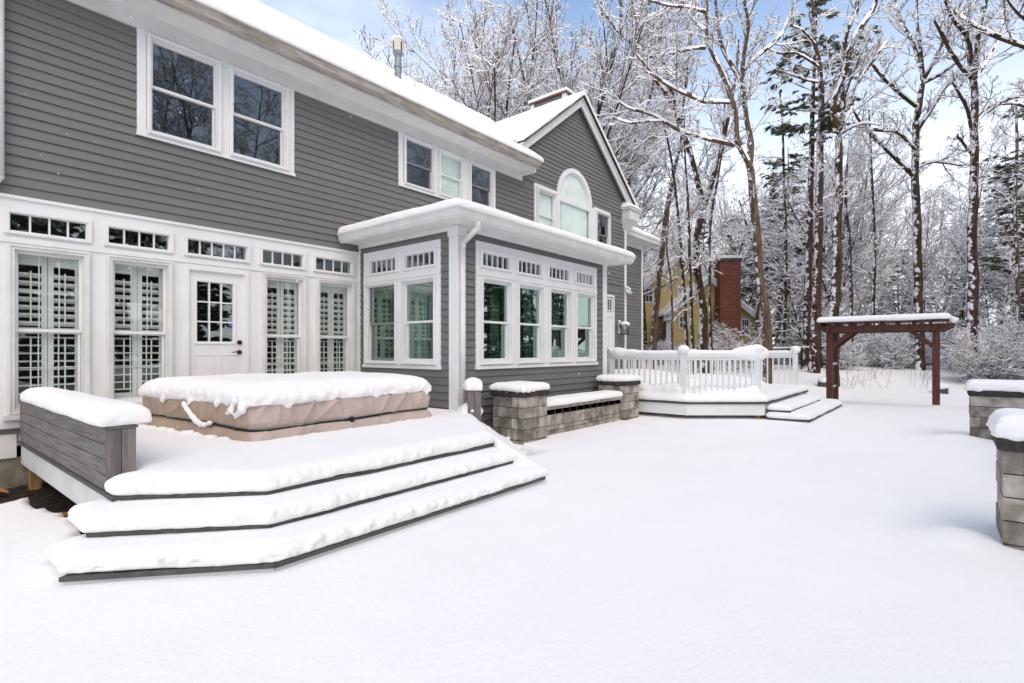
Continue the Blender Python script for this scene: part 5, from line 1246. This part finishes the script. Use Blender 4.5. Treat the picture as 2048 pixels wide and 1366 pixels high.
hero('straight_pine', 'tall straight reddish pine trunk behind the left end of the arbour', 23, [
 [(1627, 728, 14), (1633, 620, 12), (1637, 500, 10.5), (1638, 400, 9.5), (1640, 300, 8.5), (1643, 200, 7.5), (1640, 130, 6), (1628, 80, 5), (1622, 0, 4), (1620, -60, 3)],
 [(1640, 135, 3), (1615, 118, 3), (1595, 105, 2.8), (1560, 108, 2.3), (1540, 100, 2)], [(1641, 165, 3), (1610, 160, 3), (1585, 150, 2.5), (1545, 138, 2)],
 [(1643, 200, 3), (1660, 180, 2.6), (1690, 190, 2)], [(1642, 215, 3), (1665, 190, 3), (1676, 170, 2)], [(1632, 90, 2.5), (1605, 60, 2.3), (1580, 50, 2)]], 103, 'bark_red', GH)
hero('twisted_tree', 'twisted tree thickly plastered with snow, rising behind the left post of the arbour', 20, [
 [(1664, 735, 15), (1668, 640, 13), (1673, 560, 12), (1675, 450, 11), (1678, 380, 10), (1677, 330, 9), (1677, 270, 8.5), (1688, 212, 7), (1684, 180, 6), (1678, 150, 6.5), (1686, 100, 6), (1700, 40, 6), (1720, 15, 5), (1716, -30, 4), (1722, -90, 3)],
 [(1677, 265, 7), (1668, 232, 7), (1663, 205, 8), (1673, 180, 6.5), (1690, 150, 7), (1698, 95, 7), (1722, 52, 6.5), (1748, 20, 6), (1757, -30, 5), (1768, -90, 4)],
 [(1680, 250, 5), (1700, 228, 5), (1708, 175, 5), (1738, 130, 4.6), (1772, 85, 3)],
 [(1679, 270, 3.5), (1700, 255, 3), (1730, 245, 2.5), (1760, 250, 2)], [(1686, 205, 3), (1700, 160, 3), (1712, 130, 2.5), (1740, 70, 2)]], 104, 'bark', GH)
hero('spreading_tree', 'grey tree with wide snow-lined limbs rising behind the middle of the arbour', 24, [
 [(1842, 732, 11), (1838, 640, 10.5), (1835, 500, 10), (1832, 400, 9.5), (1830, 330, 9), (1832, 250, 8.5), (1840, 190, 7), (1848, 155, 6), (1840, 105, 4.5), (1834, 50, 3.5), (1835, -10, 3)],
 [(1832, 265, 5.5), (1860, 222, 5), (1883, 180, 5.5), (1905, 157, 5), (1930, 142, 4)],
 [(1832, 212, 5), (1800, 187, 5), (1770, 160, 4.2), (1745, 130, 3), (1728, 108, 2)],
 [(1828, 352, 5.5), (1800, 325, 5), (1765, 292, 4.5), (1740, 265, 3.6), (1715, 240, 3), (1705, 215, 2)],
 [(1848, 158, 4.5), (1870, 120, 4), (1885, 85, 3.5), (1905, 40, 3), (1930, -10, 2)],
 [(1842, 140, 4), (1825, 80, 4), (1800, 45, 3.8), (1790, 0, 3)], [(1822, 75, 3.5), (1800, 62, 3.2), (1780, 40, 3), (1765, 15, 2)],
 [(1848, 165, 4.3), (1880, 150, 3.6), (1910, 128, 3), (1935, 110, 2)], [(1834, 335, 3.6), (1860, 322, 3.4), (1890, 325, 3), (1925, 332, 2.2)],
 [(1832, 300, 4), (1812, 280, 4), (1795, 262, 3.6), (1760, 262, 3.2), (1735, 258, 2.5)]], 105, 'bark', GH)
hero('ivy_patched_tree', 'stout tree with snow patches and dark growth on its trunk, right of the arbour', 22, [
 [(1944, 742, 13), (1943, 640, 12), (1947, 540, 11.5), (1943, 470, 11), (1947, 400, 10.5), (1950, 350, 10), (1948, 280, 9), (1951, 200, 8.5), (1944, 150, 8), (1936, 100, 6), (1934, 50, 5), (1938, 0, 4.5), (1938, -60, 4)],
 [(1946, 160, 5), (1925, 138, 5), (1900, 102, 4.5), (1885, 72, 4), (1868, 40, 3)],
 [(1949, 150, 6), (1953, 120, 6), (1956, 60, 5.5), (1972, 0, 5), (1980, -60, 4)],
 [(1951, 155, 5), (1968, 130, 5), (1990, 95, 5), (2003, 55, 4.5), (2012, 0, 4), (2022, -60, 3)],
 [(1944, 262, 4), (1935, 215, 4), (1915, 180, 3.5), (1905, 165, 2.5)], [(1949, 240, 4), (1968, 215, 4), (1990, 210, 3.6), (2025, 205, 3.4), (2055, 215, 3)],
 [(1945, 310, 3.6), (1930, 290, 3.4), (1915, 272, 3)], [(1946, 130, 4.5), (1938, 75, 4.5), (1905, 40, 4), (1890, 0, 3)]], 106, 'bark', GH)
hero('overhanging_tree', 'tree at the right edge with one heavy snowy limb slanting across the sky', 20, [
 [(2085, 735, 14), (2082, 500, 12), (2088, 300, 11), (2095, 120, 10), (2100, 0, 8)],
 [(2093, 108, 6.5), (2048, 93, 6), (1990, 72, 5.5), (1958, 56, 5), (1930, 42, 4.5), (1905, 20, 4), (1888, -10, 3)],
 [(2092, 200, 4), (2050, 190, 3.5), (2010, 198, 3), (1975, 225, 2.5)], [(2090, 60, 4), (2050, 40, 3.6), (2020, 10, 3), (2000, -30, 2)]], 107, 'bark', GH)
for i_, (lab, dep, L_, sd_) in enumerate((
 ('slim leaning trunk nearest the grey house corner', 24, [(1303, 704, 9.5), (1312, 620, 8.5), (1320, 540, 8), (1328, 460, 7), (1336, 410, 6.5), (1346, 350, 5.5), (1360, 290, 4), (1372, 220, 3)], 111),
 ('thin pale sapling trunk left of the dark forked tree', 22, [(1377, 702, 5.2), (1369, 600, 5), (1362, 500, 4.5), (1355, 420, 4), (1349, 370, 4), (1340, 300, 3), (1325, 240, 2)], 112),
 ('very thin straight trunk close to the dark forked tree', 21, [(1389, 702, 5), (1382, 600, 4.6), (1378, 480, 4), (1376, 400, 3.5), (1371, 330, 3), (1368, 240, 2)], 113),
 ('thin stem in front of the yellow house gable', 21, [(1346, 702, 3.5), (1344, 600, 3.2), (1340, 540, 3), (1332, 500, 2.5), (1338, 420, 2)], 114),
 ('slender snow-lined trunk touching the right side of the dark forked tree', 22, [(1424, 704, 4.4), (1420, 600, 4), (1418, 480, 4), (1424, 420, 4), (1436, 350, 3.6), (1444, 300, 3), (1450, 200, 2.4)], 115),
 ('thin dark trunk right of the brick chimney', 27, [(1562, 704, 5), (1570, 600, 5), (1572, 480, 4.6), (1568, 380, 4), (1566, 280, 3.2), (1560, 180, 2.4)], 116),
 ('slender leaning trunk just behind the brick chimney', 30, [(1508, 704, 5), (1516, 620, 4.6), (1518, 540, 4), (1500, 470, 3), (1478, 400, 2.4)], 117),
 ('thin straight trunk between the twisted tree and the spreading tree', 26, [(1745, 735, 4.6), (1747, 600, 4.4), (1750, 480, 4), (1745, 400, 3.6), (1742, 320, 3), (1738, 220, 2)], 118),
 ('crooked thin dark trunk right of the twisted tree', 25, [(1704, 735, 4.4), (1703, 620, 4.2), (1700, 500, 4), (1695, 440, 4), (1690, 400, 3), (1694, 330, 2.2)], 119),
 ('thin dark trunk at the far right, in front of the drooping pine', 24, [(2040, 740, 4.6), (2036, 600, 4.4), (2034, 500, 4.2), (2030, 400, 4), (2034, 300, 3.4), (2032, 200, 2.6)], 120),
 )):
    hero('slim_tree', lab, dep, [L_], sd_, 'bark' if i_ % 3 else 'bark_clean', 'slim trunks along the wood edge', [(11, .12, .95, .2, .15, .03, 6, .013), (8, .12, .75, .5, .18, .0, 4, .009), (5, .15, .8, .5, .2, 0, 3, .007)])

# templates, then individual copies
random.seed(21)
VASE = [tree_meshes('vase', 200+k, 15, .20, stems=s_, wob=.06) for k, s_ in enumerate((2, 3, 1))]
FOR = [tree_meshes('forest', 210+k, 17, .135, wob=.045) for k in range(4)]
SAP = [tree_meshes('sapling', 220+k, 7, .05, wob=.07) for k in range(3)]
SHR = [tree_meshes('shrub', 230+k, 2.2, .022, stems=7, wob=.12) for k in range(3)]
PIN = [conifer_meshes(240, 17, .22, 'pine'), conifer_meshes(241, 14, .18, 'pine')]; PIN += [conifer_meshes(243, 17.5, .2, 'high', .8)]; SPR = [conifer_meshes(245, 9, .12, 'spruce', 1.0)]
def px(u, d): p = at(u, 700, d); return p[0], p[1]
WHERE = {'vase': 'bare spreading tree', 'forest': 'tall bare tree', 'sap': 'thin bare sapling', 'pine': 'snow-dusted pine', 'spruce': 'snowy young evergreen', 'shrub': 'snow-laced bare shrub'}
def lab_at(kind, u, d, extra=''):
    base = WHERE[kind]
    spots = [(880, 'left of the roof vent'), (990, 'behind the main roof'), (1080, 'behind the roof valley'), (1180, 'behind the grey house chimney'), (1290, 'behind the gable foot'), (1340, 'beside the grey house corner'), (1440, 'around the yellow house'),
             (1500, 'beside the brick chimney'), (1600, 'just right of the brick chimney'), (1680, 'behind the left arbour post'), (1780, 'behind the arbour on its left'), (1860, 'behind the arbour on its right'), (1930, 'just right of the arbour'), (2010, 'near the right edge'), (9999, 'at the far right edge')]
    s_ = next(t for a, t in spots if u < a); far = 'near' if d < 27 else ('deeper in' if d < 38 else 'far back')
    return f'{base} {s_}, {far}'.replace(', near', ', at the wood edge') if d < 27 else f'{base} {s_}, {far}'
USED = {}
ORD = ['', 'second ', 'third ', 'fourth ', 'fifth ', 'sixth ', 'seventh ', 'eighth ']
PEND = []
def put(kind, u, d, s, k=0, rot=None, sz=None, z=None):
    ms = {'vase': VASE, 'forest': FOR, 'sap': SAP, 'pine': PIN, 'spruce': SPR, 'shrub': SHR}[kind]; x, y = px(u, d)
    t_ = tree({'vase': 'spreading_tree', 'forest': 'bare_tree', 'sap': 'sapling', 'pine': 'pine_tree', 'spruce': 'spruce_tree', 'shrub': 'bare_shrub'}[kind], lab_at(kind, u, d),
         'shrub' if kind == 'shrub' else 'tree', ms[k % len(ms)], x, y, random.uniform(0, 6.28) if rot is None else rot, s, {'vase': 'spreading trees behind the roofs', 'forest': 'bare trees of the wood', 'sap': 'bare saplings', 'pine': 'pines in the wood', 'spruce': 'young evergreens', 'shrub': 'bare shrubs under the trees'}[kind], z=z, sz=sz)
    PEND.append((lab_at(kind, u, d), u, d, t_))
# behind the grey house
for u, d, s, k in ((1052, 25, 1.12, 0), (1000, 29, 1.05, 1), (905, 30, .86, 1), (950, 27, .92, 2), (1110, 30, 1.12, 2), (1165, 31, 1.0, 0), (1215, 33, .95, 1), (860, 33, .78, 0), (1075, 34, 1.2, 1), (870, 26, .66, 2), (815, 29, .62, 0), (935, 24, .80, 1), (1040, 22, .95, 2)): put('vase', u, d, s, k, z=0)
for u, d, s in ((1190, 24, 1.0), (1240, 26, 1.05), (1290, 30, 1.0), (1140, 33, 1.1)): put('forest', u, d, s, int(u) % 4, z=0)
# the wood on the right
r = random.Random(77)
for k in range(23):
    u = 1250+(k+.5)*830/23+r.uniform(-14, 14); d = r.uniform(29, 46)
    if 1275 < u < 1560 and d < 41: d = r.uniform(41, 47)
    put('forest' if r.random() < .8 else 'vase', u, d, r.uniform(.55, .8) if d < 36 else r.uniform(.6, .9), k)
for k in range(28):
    u = 1270+(k+.5)*800/28+r.uniform(-12, 12); d = r.uniform(25, 34)
    if 1275 < u < 1560: continue
    put('sap', u, d, r.uniform(.8, 1.35), k)
for u, d, s, k in ((1400, 43, .70, 0), (1470, 42, .85, 1), (1530, 40, .78, 0), (1572, 34, 1.0, 1), (1330, 45, .75, 1), (1640, 42, .8, 0), (1800, 40, .62, 1), (1850, 44, .6, 0), (2035, 30, .82, 1), (2000, 36, .75, 0), (2075, 26, .9, 0), (1720, 44, .6, 1), (1930, 42, .66, 1)): put('pine', u, d, s, k)
put('pine', 1615, 24.8, 1.08, 2)
for u, d, s in ((1442, 30, .42), (1268, 27, .45), (1330, 31, .30), (1568, 30, .5), (1600, 34, .6), (1625, 29, .42), (1310, 31.5, .22), (1372, 31.5, .22), (1480, 34, .5), (1770, 36, .6), (1905, 33, .55), (2045, 27, .5)): put('spruce', u, d, s)
for k in range(52):
    u = 1290+(k+.5)*800/52+r.uniform(-8, 8); d = r.uniform(23.5, 29)
    hs = r.uniform(.6, 1.15)
    if 1285 < u < 1600: d = r.uniform(25.5, 30); hs *= .55
    put('shrub', u, d, hs, k)
# several of one kind in one spot: count them from the left
byl = {}
for lab, u, d, t_ in PEND: byl.setdefault(lab, []).append((u, d, t_))
for lab, L in byl.items():
    if len(L) > 1:
        L.sort(key=lambda q: q[0]); n = len(L)
        for k, (u, d, t_) in enumerate(L):
            od = 'leftmost' if k == 0 else 'rightmost' if k == n-1 else ('middle' if n == 3 else ORD[k].strip())
            t_['label'] = f'{od} ' + lab.replace('bare ', 'bare ', 1)
# dry beech with orange leaves, rhododendrons
def leafy_meshes(seed, H, stems, leafm, n_leaf, lsize, droop=.5, wood='twig'):
    rd = random.Random(seed); out = {}; trunk = []
    for s_ in range(stems):
        tp, tr = grow_line(rd, (rd.uniform(-.1, .1), rd.uniform(-.1, .1), -.2), (rd.uniform(-.4, .4), rd.uniform(-.4, .4), 1), H*rd.uniform(.7, 1), .022, 6, .1, .02, .2); trunk.append((tp, tr)); sprout(rd, out, tp, tr, 0, SPEC['shrub'])
    V1, Q1, I1 = tube_mesh(trunk, 5); sm = [b for l in out.values() for b in l]; V2, Q2, I2 = tube_mesh(sm, 4); V, F, I = [], [], []
    tips = out[2]
    for k in range(n_leaf):
        b = rd.choice(tips)[0]; c = Vector(b[rd.choice((1, 2))]); a = rd.uniform(0, 6.28); e = Vector((math.cos(a), math.sin(a), -droop*rd.random())).normalized()*lsize*rd.uniform(.6, 1.1); s = Vector((-e.y, e.x, rd.uniform(-.03, .03)))*.28
        n0 = len(V); V += [tuple(c), tuple(c+e*.5+s), tuple(c+e), tuple(c+e*.5-s)]; F.append((n0, n0+1, n0+2, n0+3)); I.append(0)
        if rd.random() < .4: n0 = len(V); up = Vector((0, 0, .012)); V += [tuple(c+up), tuple(c+e*.5+s*.8+up), tuple(c+e*.8+up), tuple(c+e*.5-s*.8+up)]; F.append((n0, n0+1, n0+2, n0+3)); I.append(1)
    return mk_np(V1, Q1, [M['bark'], M['twig_snow']], I1, True), mk_np(V2, Q2, [M['twig'], M['twig_snow']], I2), ('leaves', mk_np(np.array(V), np.array(F), [M[leafm], M['twig_snow']], np.array(I)))
BE = leafy_meshes(301, 3.0, 5, 'leaf_orange', 750, .13); RH = leafy_meshes(302, 1.3, 9, 'leaf_green', 1500, .12)
for (u, d, s, lab) in ((1462, 23.5, .75, 'orange-leaved beech shrub in front of the brick chimney'), (1500, 24.5, .45, 'small orange-leaved shrub right of the brick chimney'), (1925, 21, .62, 'orange-leaved beech branches beside the stout patched tree'), (1990, 20.5, .75, 'orange-leaved beech sapling near the right edge'), (2040, 21, .95, 'orange-leaved beech sapling touching the right edge'), (1860, 26, .45, 'low orange-leaved shrub behind the right half of the arbour')):
    x, y = px(u, d); tree('beech_shrub', lab, 'shrub', BE, x, y, r.uniform(0, 6), s, 'beech shrubs with dry leaves')
for k, (u, d, s, lab) in enumerate(((1945, 20.5, .55, 'low green-leaved bush half buried in snow beside the rightmost arbour post'), (1985, 21, .7, 'low green-leaved bush under snow above the broad pillar'), (2030, 21, .8, 'green-leaved bush under snow at the right edge above the pillar'), (2010, 23, 1.0, 'taller green-leaved bush behind the low ones near the right edge'), (1600, 26.5, 1.3, 'green-leaved bush behind the right end of the white railing'))):
    x, y = px(u, d); tree('evergreen_bush', lab, 'shrub', RH, x, y, r.uniform(0, 6), s, 'evergreen bushes under snow')
# dead stalks in the snow
mb = MB(); rd = random.Random(4)
for k in range(60):
    p = at(rd.uniform(1690, 1860), 700, rd.uniform(19, 23)); z = gh(p[0], p[1]); mb.bar((p[0], p[1], z-.05), (p[0]+rd.gauss(0, .1), p[1]+rd.gauss(0, .1), z+rd.uniform(.15, .5)), .006, 4)
mb.obj('dry_grass', M['twig'], None, kind='stuff')
# distant wood on the hill: one mass
def mass(name, meshes, spots, zfun, seed):
    rd = random.Random(seed); Vs, Qs, Is = [], [], []; base = 0
    src = []
    for ms in meshes:
        for me in ms:
            me = me[1] if isinstance(me, tuple) else me
            n = len(me.vertices); P = np.empty(n*3, np.float32); me.vertices.foreach_get('co', P); q = np.empty(len(me.polygons)*4, np.int32); me.loops.foreach_get('vertex_index', q); mi = np.empty(len(me.polygons), np.int32); me.polygons.foreach_get('material_index', mi)
            src.append((P.reshape(-1, 3), q.reshape(-1, 4), mi, me.materials[0].name))
    return src
def light_tree(seed, H):
    rd = random.Random(seed); out = {}; tp, tr = grow_line(rd, (0, 0, -.5), (0, 0, 1), H, .2, 5, .04, .03, .15)
    sprout(rd, out, tp, tr, 0, [(14, .2, .9, .30, .12, .05, 4, .05), (5, .15, .8, .5, .2, 0, 3, .035), (3, .2, .8, .5, .2, 0, 2, .03)])
    b = [(tp, tr)]+[x for l in out.values() for x in l]
    b = [(p if len(p) > 2 else [p[0], tuple((np.array(p[0])+np.array(p[1]))/2), p[1]], r_ if len(r_) > 2 else [r_[0], r_[0], r_[1]]) for p, r_ in b]
    return tube_mesh(b, 4, 2.6)
LT = [light_tree(400+k, 12) for k in range(6)]
Vs, Qs, Is, base = [], [], [], 0; rd = random.Random(9)
for k in range(130):
    d = 46+rd.random()**1.3*125; u = rd.uniform(820, 2250)
    if u < 1230 and d > 90: continue
    p = at(u, 700, d); z = gh(p[0], p[1]); V, Q, I = LT[k % 6]; a = rd.uniform(0, 6.28); s = rd.uniform(.8, 1.15)
    c_, s_ = math.cos(a), math.sin(a); W = np.stack([V[:, 0]*c_-V[:, 1]*s_, V[:, 0]*s_+V[:, 1]*c_, V[:, 2]], 1)*s+np.array((p[0], p[1], z))
    Vs.append(W); Qs.append(Q+base); Is.append(I); base += len(V)
link('distant_woodland', mk_np(np.vstack(Vs), np.vstack(Qs), [M['bark_lit'], M['twig_snow']], np.concatenate(Is)), None, kind='stuff')
# the wood across the yard, behind the camera: it shows only as reflections in the panes
rd = random.Random(12); Vs, Qs, Is, base = [], [], [], 0
fol = PIN[1][2][1]; 
def grab(me):
    n = len(me.vertices); P = np.empty(n*3, np.float32); me.vertices.foreach_get('co', P); q = np.empty(len(me.polygons)*4, np.int32); me.loops.foreach_get('vertex_index', q); mi = np.empty(len(me.polygons), np.int32); me.polygons.foreach_get('material_index', mi)
    return P.reshape(-1, 3).astype(float), q.reshape(-1, 4), mi
G1 = [grab(FOR[0][1]), grab(FOR[0][0])]; G2 = [grab(SPR[0][2][1]), grab(SPR[0][0])]
for k in range(60):
    con = k % 3 == 0; x = -12+52*(k+.5)/60+rd.uniform(-1, 1); y = -9-rd.random()*12-(0 if con else 2); s = rd.uniform(.8, 1.3); a = rd.uniform(0, 6.28); c_, s_ = math.cos(a), math.sin(a); z = gh(x, y)
    if x < 14: s *= 1.25; y = min(y, -11)
    for gi, (V, Q, I) in enumerate(G2 if con else G1):
        W = np.stack([V[:, 0]*c_-V[:, 1]*s_, V[:, 0]*s_+V[:, 1]*c_, V[:, 2]], 1)*s*(1.15 if con else .95)+np.array((x, y, z)); Vs.append(W); Qs.append(Q+base)
        Is.append(np.where(I == 1, 1, 2 if (con and gi == 0) else 0)); base += len(V)
link('woodland_behind', mk_np(np.vstack(Vs), np.vstack(Qs), [M['bark'], M['twig_snow'], M['needle']], np.concatenate(Is)), None, kind='stuff')
print('tris', sum(len(m.polygons)*2 for m in bpy.data.meshes))
